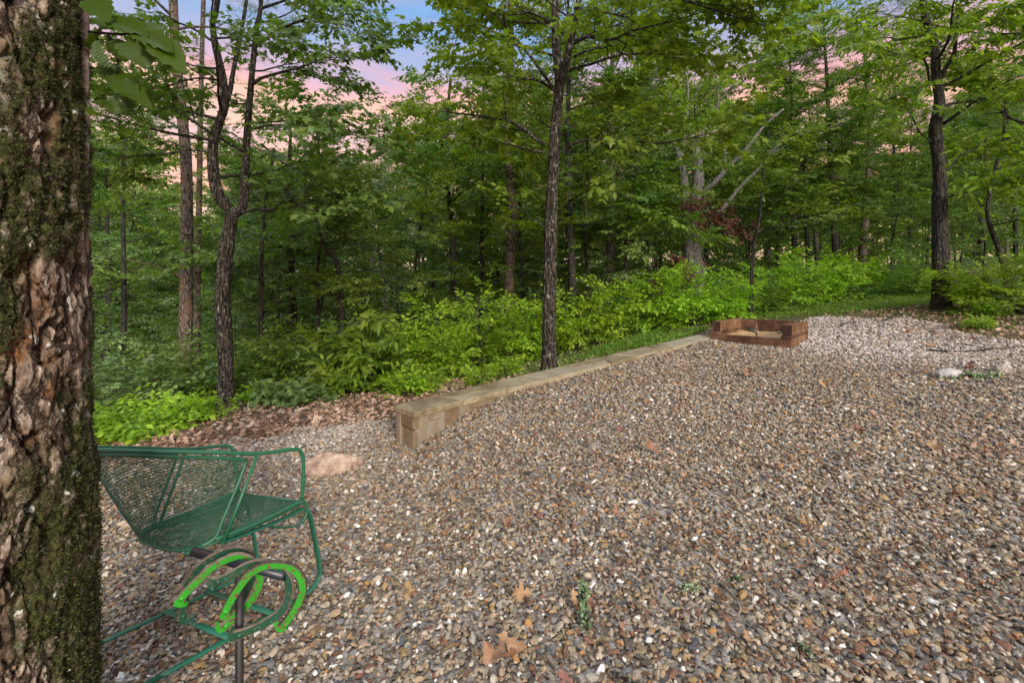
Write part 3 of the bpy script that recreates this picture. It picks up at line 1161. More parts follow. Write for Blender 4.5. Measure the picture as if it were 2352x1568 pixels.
def build_pit():
    loc = (3.223, 7.986, 0.281 - .03)
    e = empty('horseshoe_pit', loc, (-.036, -.021, -.713))
    e.rotation_mode = 'XYZ'
    tag(e, 'low brown timber horseshoe pit open at the front with sandy floor', 'horseshoe pit')
    o = .03

    def t(name, mat, *a, s=0, j=.0025):
        g = Geo()
        box(g, *a, .005, j, s)
        return obj_at(g, name, M[mat], e, (0, 0, 0), False, True)
    W, D, H = 1.176, 1.27, .296 + o
    z1 = .092 + o
    z2 = z1 + .047
    t('front_timber', 'timber', 0, W - .002, 0, .09, -.05, z1, s=1)
    for k, (x0, x1) in enumerate(((.012, .132), (W - .145, W - .012))):
        t('middle_plank', 'timber_end' if 0 else 'timber', x0 - .004 if k == 0 else x0, x1 if k == 0 else x1 + .006, .02, D - .10, z1 + .002, z2, s=3 + k)
    for k, (x0, x1) in enumerate(((.02, .146), (W - .136, W - .004))):
        t('side_timber', 'timber_tan', x0, x1, .075, D - .08, z2 + .002, H, s=5 + k)
        # weathered end grain cap
        t('end_grain', 'timber_end', x0 + .003, x1 - .003, .068, .0745, z2 + .005, H - .003, s=7 + k, j=.0008)
    for k, (x0, x1) in enumerate(((.004, .11), (W - .10, W))):
        t('base_timber', 'timber_tan', x0, x1, .093, D - .08, -.05, z1, s=9 + k)
    t('back_board', 'timber', 0.0, W, D - .077, D, -.05, H - .004, s=11)
    # sand bed
    g = Geo()
    a = np.linspace(.09, W - .09, 46)
    b = np.linspace(.088, D - .075, 46)
    X, Y = np.meshgrid(a, b)
    Z = .055 + o + (fbm(np.stack([X * 9, Y * 9, X * 0], -1), 4) - .5) * .05 + .03 * sstep(.7, 1.2, Y) - .02 * np.exp(-((X - .6) ** 2 + (Y - .45) ** 2) / .06)
    i = (np.arange(45)[:, None] * 46 + np.arange(45)[None]).ravel()
    g.add(np.stack([X, Y, Z], -1), np.stack([i, i + 1, i + 47, i + 46], 1))
    s = obj_at(g, 'sand_bed', M['sand'], e, (0, 0, 0))
    s['kind'] = 'stuff'
    g = Geo()
    tube(g, [(.60, .40, .0), (.597, .40, .24), (.595, .395, .30)], .0125, 10, lump=.1)
    obj_at(g, 'iron_stake', M['rust'], e, (0, 0, 0))
    # small things lying on the sand
    Mx = Matrix.LocRotScale(Vector(loc), Euler((-.036, -.021, -.713)), None)
    spots = [(.36, 1.10, .10, 'mossy green stone in the far left corner of the timber pit', 'mossy'),
             (.44, 1.02, .06, 'whitish stone on the sand beside the mossy stone in the timber pit', 'palerock'),
             (.78, 1.12, .05, 'tan stone against the back board of the timber pit', 'tanrock')]
    return Mx, spots


M['mossy'] = stone_mat('mossy_rock', [(0.3, (.03, .06, .03)), (0.55, (.08, .15, .09)), (0.8, (.22, .28, .20))], 14, 0.8)
M['palerock'] = stone_mat('pale_rock', [(0.3, (.20, .17, .15)), (0.55, (.36, .31, .27)), (0.8, (.50, .45, .40))], 9, 0.8)
M['tanrock'] = stone_mat('tan_rock', [(0.3, (.20, .125, .085)), (0.5, (.38, .27, .20)), (0.7, (.56, .46, .38))], 12, 1.0)
M['greyrock'] = stone_mat('grey_rock', [(0.3, (.16, .15, .15)), (0.55, (.30, .28, .27)), (0.8, (.46, .43, .41))], 8, 0.8)


def rock(name, loc, size, mat, label, cat='rock', group=None, rot=0.0, seed=0, facet=0.35, subd=4):
    import bmesh
    bm = bmesh.new()
    bmesh.ops.create_icosphere(bm, subdivisions=subd, radius=1)
    r = np.random.default_rng(seed)
    co = np.array([v.co for v in bm.verts])
    planes = r.normal(0, 1, (9, 3))
    planes /= np.linalg.norm(planes, axis=1)[:, None]
    dd = r.uniform(.55, .9, 9)
    for pn, d in zip(planes, dd):
        k = co @ pn - d
        co = co - np.clip(k, 0, None)[:, None] * pn * (1 - facet * .3)
    co = co * (1 + (fbm(co * 2.2 + seed, 4) - .5)[:, None] * .35 + (np.round(fbm(co * [5, 5, 9] + seed, 3) * 8) / 8 - .5)[:, None] * .22)
    co[:, 2] = np.maximum(co[:, 2], -.45)
    for v, c in zip(bm.verts, co):
        v.co = (c[0] * size[0], c[1] * size[1], c[2] * size[2])
    me = bpy.data.meshes.new(name)
    bm.to_mesh(me)
    bm.free()
    me.materials.append(M[mat])
    o = link(name, me)
    o.location = loc
    o.rotation_euler = (0, 0, rot)
    tag(o, label, cat, group)
    return o


PM, pit_spots = build_pit()
for k, (x, y, s, lb, mt) in enumerate(pit_spots):
    p = PM @ Vector((x, y, .125))
    rock('stone', p, (s, s * .7, s * .45), mt, lb, 'stone', rot=k, seed=40 + k, subd=3)

# ------------------------------------------------------------------ green wire mesh patio chair
M['chair'] = paint_mat('green_chair_paint', (.013, .105, .050), (.085, .06, .035), 0.45, 55, 0.45)
M['chair_base'] = paint_mat('green_strap_paint', (.010, .105, .058), (.10, .06, .04), 0.22, 35, 0.42)
M['chair_mesh'] = paint_mat('green_mesh_paint', (.012, .085, .038), (.08, .06, .04), 0.12, 40, 0.45)


def strap(g, path, side, w, th):
    """flat bar swept along path; width along the fixed direction side"""
    P = np.asarray(path, float)
    T = np.gradient(P, axis=0)
    T /= np.linalg.norm(T, axis=1)[:, None]
    S = np.asarray(side, float)
    Nn = np.cross(T, S)
    Nn /= np.linalg.norm(Nn, axis=1)[:, None]
    a, b, c = w / 2, th / 2, min(w, th) * .22
    prof = [(-a + c, -b), (a - c, -b), (a, -b + c), (a, b - c), (a - c, b), (-a + c, b), (-a, b - c), (-a, -b + c)]
    n, m = len(P), len(prof)
    V = np.concatenate([P[:, None] + S * np.array([p[0] for p in prof])[None, :, None] + Nn[:, None] * np.array([p[1] for p in prof])[None, :, None]]).reshape(-1, 3)
    i = np.arange(n - 1)[:, None] * m
    j = np.arange(m)[None]
    k = (j + 1) % m
    q = np.stack([i + j, i + k, i + m + k, i + m + j], -1).reshape(-1, 4)
    tri = [(0, t + 1, t) for t in range(1, m - 1)] + [((n - 1) * m, (n - 1) * m + t, (n - 1) * m + t + 1) for t in range(1, m - 1)]
    g.add(V, q, tri)


def lattice(g, surf, nu, nv, rad, samples=34):
    for s in (1, -1):
        ks = range(1, nu + nv) if s == 1 else range(-nv + 1, nu)
        for k in ks:
            # u * nu + s * v * nv = k, u and v in 0..1
            if s == 1:
                v0, v1 = max(0, (k - nu) / nv), min(1, k / nv)
            else:
                v0, v1 = max(0, -k / nv), min(1, (nu - k) / nv)
            if v1 - v0 < .02:
                continue
            v = np.linspace(v0, v1, max(3, int(samples * (v1 - v0))))
            u = (k - s * v * nv) / nu
            tube(g, surf(u, v), rad, 3, cap=False)


def build_chair():
    loc = Vector((-1.267, 2.081, 0.006))
    e = empty('patio_chair', loc, (-.062, -.166, -.553))
    tag(e, 'green metal patio chair with a curved wire mesh back and seat', 'chair')

    def part(name, mat='chair'):
        def fin(g, smooth=True):
            return obj_at(g, name, M[mat], e, (0, 0, 0), smooth)
        return fin
    mir = lambda P: [(-x, y, z) for x, y, z in P]
    # arm and back rail in one bent tube
    half = [(.262, .262, .405), (.285, .262, .56), (.292, .245, .625), (.297, .20, .645), (.30, .04, .668), (.295, -.14, .718), (.245, -.31, .762), (.13, -.405, .787), (0, -.435, .793)]
    full = half + mir(half[:-1])[::-1]
    g = Geo()
    tube(g, spline(full, 110), .0082, 10)
    part('arm_rail')(g)
    # rim of the mesh back
    TC = [(.29, .0, .652), (.288, -.13, .695), (.235, -.30, .742), (.12, -.392, .765), (0, -.42, .77)]
    BC = [(.262, -.11, .390), (.238, -.155, .374), (.17, -.198, .368), (.08, -.226, .376), (0, -.235, .382)]
    TCf = spline(TC + mir(TC[:-1])[::-1], 81)
    BCf = spline(BC + mir(BC[:-1])[::-1], 81)
    g = Geo()
    tube(g, TCf, .0065, 8)
    part('back_rim')(g)
    g = Geo()
    tube(g, BCf, .0065, 8)
    part('back_rim')(g)
    for s in (1, -1):
        g = Geo()
        tube(g, spline([(s * .29, .0, .652), (s * .287, -.03, .58), (s * .272, -.09, .45), (s * .262, -.115, .392), (s * .24, -.16, .375)], 20), .006, 8)
        part('back_edge_rod')(g)
        g = Geo()
        tube(g, [(s * .30, .042, .668), (s * .285, -.03, .50), (s * .272, -.092, .366)], .0075, 8)
        part('arm_brace')(g)

    def idx(C, u):
        x = np.clip(u, 0, 1) * (len(C) - 1)
        i = np.minimum(x.astype(int), len(C) - 2)
        f = (x - i)[:, None]
        return C[i] * (1 - f) + C[i + 1] * f

    def back(u, v):
        v_ = v[:, None]
        p = idx(BCf, u) * (1 - v_) + idx(TCf, u) * v_
        bulge = np.sin(v * np.pi) * .016
        c = np.array([0, .15, 0])
        d = p - c
        d[:, 2] = 0
        d /= np.linalg.norm(d, axis=1)[:, None] + 1e-9
        return p - d * bulge[:, None] * -.6
    g = Geo()
    lattice(g, back, 34, 33, .00125)
    part('back_mesh', 'chair_mesh')(g)
    # seat
    FC = np.array([(.268 * (1 - 2 * t), .25, .405 - .004 * math.sin(t * math.pi)) for t in np.linspace(0, 1, 81)])

    def seat(u, v):
        a, b = idx(BCf, u), idx(FC, u)
        m = (a + b) / 2 + np.array([0, 0, -.012])
        w = np.clip(v / .8, 0, 1)[:, None]
        p = (1 - w) ** 2 * a + 2 * w * (1 - w) * m + w ** 2 * b
        k = np.clip((v - .8) / .2, 0, 1)
        ang = k * 2.3
        p[:, 1] += .030 * np.sin(ang)
        p[:, 2] -= .040 * (1 - np.cos(ang)) * 1.2
        p[:, 0] *= 1 - .04 * k
        return p
    g = Geo()
    lattice(g, seat, 32, 42, .0012, 40)
    part('seat_mesh', 'chair_mesh')(g)
    for s in (1, -1):
        g = Geo()
        P = [(s * .262, -.115, .386), (s * .267, 0, .384), (s * .269, .12, .392), (s * .268, .235, .404), (s * .266, .275, .392), (s * .262, .283, .345), (s * .258, .262, .312)]
        tube(g, spline(P, 40), .0072, 8)
        part('seat_rail')(g)
        g = Geo()
        P = [(s * .255, .25, .392), (s * .255, .12, .378), (s * .252, -.1, .372), (s * .20, -.20, .358)]
        tube(g, spline(P, 24), .006, 8)
        part('seat_rail')(g)
    g = Geo()
    tube(g, spline([(.262, .262, .310), (.20, .22, .300), (0, .20, .297), (-.20, .22, .300), (-.262, .262, .310)], 30), .005, 8)
    part('front_rod')(g)
    g = Geo()
    tube(g, [(.266, .27, .395), (0, .278, .392), (-.266, .27, .395)], .005, 8)
    part('front_rod')(g)
    # sprung legs of flat bar: down from the seat front, round the heel and back along the ground
    for s in (1, -1):
        P = [(s * .25, -.30, .010), (s * .25, 0, .006), (s * .25, .2, .006), (s * .25, .285, .012), (s * .252, .333, .045), (s * .255, .338, .10), (s * .256, .315, .25),
             (s * .257, .297, .335), (s * .256, .265, .366), (s * .254, .18, .358), (s * .252, .0, .358), (s * .252, -.09, .362)]
        g = Geo()
        strap(g, spline(P, 80), (1, 0, 0), .027, .009)
        part('leg', 'chair_base')(g)
        g = Geo()
        strap(g, [(s * .25, -.295, .010), (s * .25, -.40, .012), (s * .25, -.47, .013)], (1, 0, 0), .027, .008)
        part('runner_end', 'chair_base')(g)
    for y in (.10, -.075):
        g = Geo()
        strap(g, [(-.262, y, .016), (0, y, .015), (.262, y, .016)], (0, 1, 0), .027, .006)
        part('cross_bar', 'chair_base')(g)
    g = Geo()
    strap(g, [(-.262, -.46, .02), (.262, -.46, .02)], (0, 1, 0), .027, .006)
    part('cross_bar', 'chair_base')(g)


build_chair()

# ------------------------------------------------------------------ T-shaped rack and four horseshoes
M['pipe'] = paint_mat('black_pipe', (.013, .016, .022), (.06, .035, .025), 0.25, 90, 0.42)
M['post_rust'] = paint_mat('rusty_post', (.012, .010, .010), (.055, .030, .024), 0.5, 120, 0.6)
M['shoe_lime'] = paint_mat('lime_shoe_paint', (.022, .29, .016), (.12, .058, .032), 0.75, 75, 0.5)
M['shoe_dark'] = paint_mat('dark_shoe_paint', (.010, .060, .030), (.09, .065, .045), 0.55, 110, 0.45, spots=(.10, .36, .32))
M['shoe_edge'] = stone_mat('worn_shoe_edge', [(0.3, (.04, .028, .02)), (0.55, (.10, .07, .05)), (0.8, (.17, .135, .10))], 40, 0.5, 0.6)


def zq(a, b, d, sc=4.237, ox=350, oy=1230):
    return ray((ox + a / sc) * .98, (oy + b / sc) * .98, d)


def build_rack():
    top = zq(895, 385, 1.232)
    x, y = top[0], top[1]
    base = np.array([x, y, hz(x, y) - .15])
    e = empty('horseshoe_rack', base)
    tag(e, 'rusty T-shaped pipe rack standing in front of the green chair', 'rack')
    g = Geo()
    tube(g, [base, [x, y, base[2] + .4], top], .0098, 14, lump=.03)
    obj_at(g, 'post', M['post_rust'], e, base)
    g = Geo()
    a, b = zq(440, 262, 1.285), zq(1350, 502, 1.18)
    tube(g, [a, a * .5 + b * .5, b], .0115, 18)
    obj_at(g, 'cross_bar', M['pipe'], e, base)


build_rack()
SHOES = {
    'lime_front': (1.160, -14, -16, [(745, 890), (800, 760), (900, 600), (1010, 470), (1150, 400), (1300, 390), (1430, 430), (1515, 540), (1515, 680), (1450, 820), (1380, 930), (1320, 1010)]),
    'dark_front': (1.185, -4, -5, [(625, 560), (700, 545), (820, 490), (960, 410), (1100, 375), (1250, 400), (1360, 500), (1395, 620), (1370, 750), (1300, 860), (1180, 950), (1040, 1020), (840, 1100)]),
    'lime_rear': (1.245, -16, -14, [(290, 760), (360, 670), (480, 550), (620, 420), (760, 340), (880, 305), (1000, 340), (1080, 430), (1095, 560), (1040, 700), (940, 820), (830, 930), (720, 1020)]),
    'dark_rear': (1.275, -28, -20, [(340, 930), (345, 760), (385, 570), (480, 430), (620, 320), (770, 250), (900, 240), (990, 290), (1030, 400), (1010, 540), (950, 680), (880, 790)]),
}
SHOE_LABEL = {
    'lime_front': 'bright lime green horseshoe at the near end of the rack bar',
    'dark_front': 'dark green horseshoe behind the nearest lime one, its lower leg crossing the post',
    'lime_rear': 'bright lime green horseshoe further back on the rack bar, left of the post',
    'dark_rear': 'dark green horseshoe hanging farthest back on the rack bar, behind a lime one',
}


def horseshoe(key):
    D, az, el, pts = SHOES[key]
    n = np.array([math.sin(math.radians(-az)), -math.cos(math.radians(az)), math.tan(math.radians(el))])
    n /= np.linalg.norm(n)
    c = zq(*np.mean(pts, 0), D)
    eye = np.array([0, 0, EZ])
    P = []
    for a, b in pts:
        w = zq(a, b, 1.0) - eye
        P.append(eye + w * (((c - eye) @ n) / (w @ n)))
    P = spline(np.array(P), 64)
    T = np.gradient(P, axis=0)
    T /= np.linalg.norm(T, axis=1)[:, None]
    S = np.cross(n, T)
    t = np.linspace(0, 1, 64)
    w = .0105 + .0035 * np.exp(-(t / .03) ** 2) + .0035 * np.exp(-((1 - t) / .03) ** 2)
    th = .0048
    prof = [(-1, -.45), (-.74, -1), (.74, -1), (1, -.45), (1, .45), (.74, 1), (-.74, 1), (-1, .45)]
    m = len(prof)
    V = np.stack([P + S * (w * a)[:, None] + n * (th * b) for a, b in prof], 1).reshape(-1, 3)
    q = []
    mi = []
    for i in range(63):
        for j in range(m):
            k = (j + 1) % m
            q.append((i * m + j, i * m + k, (i + 1) * m + k, (i + 1) * m + j))
            mi.append(0 if j in (1, 5) else 1)
    tri = [(0, s + 1, s) for s in range(1, m - 1)] + [(63 * m, 63 * m + s, 63 * m + s + 1) for s in range(1, m - 1)]
    mi += [1] * len(tri)
    g = Geo()
    g.add(V, q, tri)
    base = P.min(0)
    e = empty('horseshoe', tuple(base))
    tag(e, SHOE_LABEL[key], 'horseshoe', 'horseshoes hanging on the rack')
    mat = M['shoe_lime' if 'lime' in key else 'shoe_dark']
    me = g.mesh('shoe_body', mat, False)
    me.materials.append(M['shoe_edge'])
    me.polygons.foreach_set('material_index', np.array(mi, np.int32))
    me.transform(Matrix.Translation(-Vector(base)))
    fix_normals(me)
    link('shoe_body', me, e)
    # pointed hook at each tip, turned inwards, and a raised calk
    inward = P[len(P) // 2] * 0 + (P[0] + P[-1]) / 2
    for i, s in ((0, 1), (-1, -1)):
        p, tt = P[i], T[i] * (-s)
        iv = inward - p
        iv -= tt * (iv @ tt)
        iv /= np.linalg.norm(iv)
        g = Geo()
        pr = [p - tt * .006 - iv * .0100, p + tt * .010 - iv * .006, p + tt * .009 + iv * .010, p - tt * .002 + iv * .022, p - tt * .006 + iv * .010]
        V = np.array([v + n * .0056 for v in pr] + [v - n * .0056 for v in pr])
        q = [(a, (a + 1) % 5, 5 + (a + 1) % 5, 5 + a) for a in range(5)]
        g.add(V, q, [(0, 4, 3), (0, 3, 2), (0, 2, 1), (5, 6, 7), (5, 7, 8), (5, 8, 9)])
        h = obj_at(g, 'hook', mat, e, base, False, True)
        g = Geo()
        cc = p - tt * .016
        tube(g, [cc + n * .001, cc + n * .0085, cc + n * .0095], [.0065, .006, .002], 10)
        obj_at(g, 'calk', mat, e, base)


for k in SHOES:
    horseshoe(k)

# ------------------------------------------------------------------ big mossy trunk at the left
def big_bark_mat():
    m, nt, out = new_mat('big_trunk_bark')
    tc = coord(nt)
    v = mapping(nt, tc, (1, 1, .35))
    n = noise(nt, v, 20, 7, 0.7, 0.4)
    c = ramp(nt, [(0.34, (.016, .010, .007)), (0.44, (.105, .068, .045)), (0.52, (.235, .170, .122)), (0.62, (.42, .345, .28))], n)
    vb = nt.nodes.new('ShaderNodeTexVoronoi')
    vb.feature = 'DISTANCE_TO_EDGE'
    vb.inputs['Scale'].default_value = 34
    wob = nt.nodes.new('ShaderNodeVectorMath')
    wob.operation = 'ADD'
    nt.links.new(mapping(nt, tc, (1, 1, .22)), wob.inputs[0])
    sc = nt.nodes.new('ShaderNodeVectorMath')
    sc.operation = 'SCALE'
    sc.inputs['Scale'].default_value = .035
    nt.links.new(noise(nt, tc, 30, 4, .7, 0, 1), sc.inputs[0])
    nt.links.new(sc.outputs[0], wob.inputs[1])
    nt.links.new(wob.outputs[0], vb.inputs['Vector'])
    ck = ramp(nt, [(0.0, (0, 0, 0)), (0.14, (1, 1, 1))], vb.outputs['Distance'])
    c = mixc(nt, ck, (.026, .015, .009), c)
    fn = noise(nt, mapping(nt, tc, (1, 1, .5)), 90, 5, 0.75)
    c = mixc(nt, .6, c, ramp(nt, [(0.35, (.12, .11, .10)), (0.65, (.85, .84, .82))], fn), 'OVERLAY')
    rs = noise(nt, mapping(nt, tc, (1, 1, .6)), 7, 4, 0.6)
    c = mixc(nt, ramp(nt, [(0.56, (0, 0, 0)), (0.64, (1, 1, 1))], rs), c, (.26, .12, .05))
    ms = nt.nodes.new('ShaderNodeAttribute')
    ms.attribute_name = 'moss'
    mn = noise(nt, tc, 110, 4, 0.75)
    mc = ramp(nt, [(0.35, (.012, .013, .004)), (0.5, (.038, .042, .011)), (0.62, (.085, .092, .022)), (0.75, (.14, .14, .05))], mn)
    mf = mathn(nt, 'MULTIPLY', ms.outputs['Fac'], ramp(nt, [(0.34, (0, 0, 0)), (0.5, (1, 1, 1))], noise(nt, tc, 45, 4, .7)))
    c = mixc(nt, mf, c, mc)
    li = noise(nt, mapping(nt, tc, (1, 1, .75)), 34, 2, 0.5, 0.3)
    c = mixc(nt, ramp(nt, [(0.685, (0, 0, 0)), (0.70, (1, 1, 1))], li), c, (.50, .48, .43))
    li2 = noise(nt, mapping(nt, tc, (1, 1, .75), (3, 7, 1)), 22, 4, 0.6)
    c = mixc(nt, mathn(nt, 'MULTIPLY', ramp(nt, [(0.64, (0, 0, 0)), (0.68, (1, 1, 1))], li2), .7), c, (.17, .22, .16))
    principled(nt, out, c, 0.92, mathn(nt, 'ADD', mathn(nt, 'ADD', n, mathn(nt, 'MULTIPLY', ck, .5)), mathn(nt, 'ADD', mathn(nt, 'MULTIPLY', fn, .5), mathn(nt, 'MULTIPLY', mathn(nt, 'MULTIPLY', mn, mf), .6))), 0.9, 0.012, spec=0.15)
    return m


M['bigbark'] = big_bark_mat()
M['moss'] = leaf_mat('trunk_moss', [(0, (.012, .014, .004)), (0.5, (.038, .044, .010)), (0.8, (.08, .090, .020)), (1, (.16, .17, .05))], 0.2, 0.8, 0.05)
BT = np.array([-1.245, 1.07])
BR = 0.238


def build_big_tree():
    loc = np.array([BT[0], BT[1], hz(*BT) - .1])
    e = empty('oak_tree', loc)
    tag(e, 'thick mossy tree trunk with deeply cracked bark filling the left edge', 'tree')
    face = math.atan2(-BT[1], -BT[0] + .15)
    a = np.concatenate([np.linspace(face - 1.9, face + 1.9, 250, endpoint=False), np.linspace(face + 1.9, face - 1.9 + 2 * np.pi, 40, endpoint=False)])
    z = np.concatenate([np.linspace(0, .45, 24, endpoint=False), np.linspace(.45, 2.45, 400, endpoint=False), np.linspace(2.45, 8.5, 80)])
    A, Z = np.meshgrid(a, z)
    cx = .012 * np.sin(Z * 1.1 + .5) + 0.0
    Rr = BR * (1 - .035 * Z / 2) + .05 * np.exp(-Z / .25) - .008 * sstep(1.5, 2.2, Z)
    X0, Y0 = np.cos(A) * Rr, np.sin(A) * Rr
    p = np.stack([X0, Y0, Z], -1)
    w = (fbm(p * [5, 5, 1.6], 3) - .5) * .16
    q = p + w[..., None] * np.array([1, 1, .3])
    f1 = np.abs(fbm(q * [22, 22, 3.4], 3) - .5)
    f2 = np.abs(fbm(q * [38, 38, 11] + 9, 3) - .5)
    crack = np.exp(-(f1 / .026) ** 2) * .034 + np.exp(-(f2 / .028) ** 2) * .018
    plate = (fbm(p * [46, 46, 13], 4) - .5) * .018 + (fbm(p * [75, 75, 50], 3) - .5) * .014 + (fbm(p * [160, 160, 110], 2) - .5) * .006
    step = np.floor(fbm(p * [19, 19, 5] + 3, 3) * 9) / 9 * .018
    moss = sstep(.54, .66, fbm(p * [6, 6, 2.6] + 20, 4) + .17 * sstep(-.15, .65, np.arctan2(np.sin(A), np.cos(A))) - .008 + .12 * sstep(1.50, 1.85, Z) - .03 * sstep(1.5, 1.2, Z) + .05 * np.sin(Z * 2.5 - 2.4))
    puff = moss * (fbm(p * 60, 3)) * .014
    d = -crack * (1 - .35 * moss) + plate + step + puff
    X = cx + np.cos(A) * (Rr + d)
    Y = np.sin(A) * (Rr + d)
    n, m = A.shape
    i = np.arange(n - 1)[:, None] * m
    j = np.arange(m)[None]
    k = (j + 1) % m
    qd = np.stack([i + j, i + k, i + m + k, i + m + j], -1).reshape(-1, 4)
    g = Geo()
    V = np.stack([X, Y, Z], -1).reshape(-1, 3)
    g.add(V, qd)
    me = g.mesh('trunk', M['bigbark'])
    at = me.attributes.new('moss', 'FLOAT', 'POINT')
    at.data.foreach_set('value', moss.ravel().astype(np.float32))
    link('trunk', me, e)
    # moss tufts: tiny blades standing off the bark
    cand = np.where((moss.ravel() > .35) & (V[:, 2] > .4) & (V[:, 2] < 2.5) & (np.tile(np.arange(m), n) < 250))[0]
    r = np.random.default_rng(5)
    pk = cand[r.integers(0, len(cand), 42000)]
    P = V[pk] + r.normal(0, .003, (len(pk), 3))
    yaw = np.arctan2(P[:, 1], P[:, 0]) + r.normal(0, .8, len(pk))
    v, f = leaf_shape('oval')
    VV, FF = place_leaves('oval', P, yaw, r.normal(-.2, .7, len(pk)), r.uniform(0, 6, len(pk)), r.uniform(.003, .0095, len(pk)))
    gm = Geo()
    gm.add(VV, FF)
    o = gm.obj('moss', M['moss'], e)
    o['kind'] = 'stuff'
    # bare woody vine climbing the right flank
    av = np.arctan2(-BT[1], -BT[0]) + 1.20
    zz = np.linspace(1.35, 3.6, 60)
    aa = av - .02 * np.sin(zz * 3) - .30 * sstep(2.2, 1.3, zz) * 0
    P = np.stack([np.cos(aa) * (BR + .004), np.sin(aa) * (BR + .004), zz], 1)
    g = Geo()
    tube(g, P, .0085, 10, lump=.5, seed=4)
    g.obj('vine_stem', bark_mat('vine_bark', (.04, .025, .02), (.20, .14, .115), lich=.5), e)
    # limbs high above the frame and crown
    r = np.random.default_rng(8)
    gw, gl = Geo(), Geo()
    for i in range(9):
        az = 2.2 + i * 2.4
        if -1.2 < math.atan2(math.sin(az), math.cos(az)) < .9:
            az += 2.0
        limb(gw, gl, (0, 0, 5.0 + i * .35), (math.cos(az) * .8, math.sin(az) * .8, .6), 2.6, .06, S_OAK, r, 1, dens=.5)
    gw.obj('limb', M['bark_grey'], e)
    gl.obj('crown', M['leaf_mid'], e)
    # the low leafy shoot that leans in from the trunk at the top left of the frame
    Mi = lambda a, b, d: ray((200 + a / 4.356) * .98, (b / 4.356) * .98, d) - loc
    gb = Geo()
    tube(gb, spline([Mi(-60, 300, 1.25), Mi(100, 330, 1.15), Mi(330, 350, 1.08), Mi(560, 350, 1.05), Mi(800, 410, 1.02)], 24), np.linspace(.004, .0015, 24), 7)
    tube(gb, spline([Mi(230, 350, 1.10), Mi(330, 600, 1.12), Mi(310, 900, 1.15), Mi(350, 1200, 1.18)], 20), np.linspace(.0035, .0015, 20), 6)
    gb.obj('shoot_stem', M['bark_dark'], e)

    def big_leaf(b, t, d0, d1, w, droop=0, seed=0):
        B, T_ = Mi(*b, d0), Mi(*t, d1)
        ax = T_ - B
        L = np.linalg.norm(ax)
        ax /= L
        side = np.cross(ax, [0.35, -1.0, .55])
        side /= np.linalg.norm(side)
        up = np.cross(side, ax)
        ns = 11
        s = np.linspace(0, 1, ns)
        rr = np.random.default_rng(seed)
        half = np.sin(np.pi * s ** .72) ** .85 * w / 2 * (1 + .10 * np.sin(s * 22 + seed))
        half[0] = .002
        half[-1] = .0005
        V = []
        for q, h in zip(s, half):
            c = B + ax * L * q - up * (.10 * L * q * q)
            for u in (-1, -.5, 0, .5, 1):
                V.append(c + side * h * u + up * (abs(u) * h * .22 + (.004 * math.sin(q * 30 + u * 2) if u else 0)))
        Q = [(i * 5 + j, i * 5 + j + 1, i * 5 + 6 + j, i * 5 + 5 + j) for i in range(ns - 1) for j in range(4)]
        g = Geo()
        g.add(V, Q)
        g.obj('leaf', M['leaf_big'], e)
    LV = [((70, 0), (210, 185), 1.1, 1.05, .06), ((260, 220), (640, 300), 1.1, 1.02, .055), ((480, 400), (640, 670), 1.06, 1.05, .078), ((330, 400), (400, 640), 1.1, 1.12, .05),
          ((600, 360), (860, 470), 1.05, .98, .05), ((690, 390), (1000, 690), 1.03, .97, .06), ((600, 370), (760, 540), 1.05, 1.04, .05), ((250, 720), (640, 1040), 1.15, 1.05, .05),
          ((160, 640), (330, 860), 1.15, 1.15, .045), ((340, 830), (520, 1000), 1.1, 1.08, .05), ((120, 330), (60, 480), 1.15, 1.2, .05), ((640, 340), (800, 230), 1.05, 1.1, .045), ((180, 300), (330, 180), 1.15, 1.2, .05)]
    for k, l in enumerate(LV):
        big_leaf(l[0], l[1], l[2], l[3], l[4] * 1.02, seed=k)
    # pinnate fronds
    for (b, t, d0, d1, w, nl) in (((30, 1060), (300, 1170), 1.1, 1.05, .028, 13), ((150, 380), (330, 700), 1.12, 1.12, .035, 11), ((350, 1200), (660, 1390), 1.15, 1.1, .032, 12),
                                  ((300, 950), (400, 1180), 1.14, 1.14, .03, 9)):
        B, T_ = Mi(*b, d0), Mi(*t, d1)
        ax = (T_ - B) / np.linalg.norm(T_ - B)
        L = np.linalg.norm(T_ - B)
        side = np.cross(ax, [0.2, -1, .4])
        side /= np.linalg.norm(side)
        up = np.cross(side, ax)
        g = Geo()
        tube(g, [B, (B + T_) / 2 + up * .004, T_], .0009, 5)
        for q in range(nl):
            f = (q + 1) / (nl + 1)
            c = B + ax * L * f
            for sgn in (-1, 1):
                l = w * math.sin(math.pi * (f * .8 + .18)) * 1.2
                dv = side * sgn + ax * .35
                tip = c + dv * l
                wv = ax * l * .16
                V = [c, (c + tip) / 2 + wv + up * .001, tip, (c + tip) / 2 - wv + up * .001]
                g.add(V, [(0, 2, 1), (0, 3, 2)])
        g.obj('frond', M['leaf_big'], e)


M['leaf_big'] = leaf_mat('leaf_big', [(0, (.024, .045, .003)), (0.5, (.048, .085, .005)), (1, (.08, .125, .010))], 0.4, 0.42, 0.1)
build_big_tree()


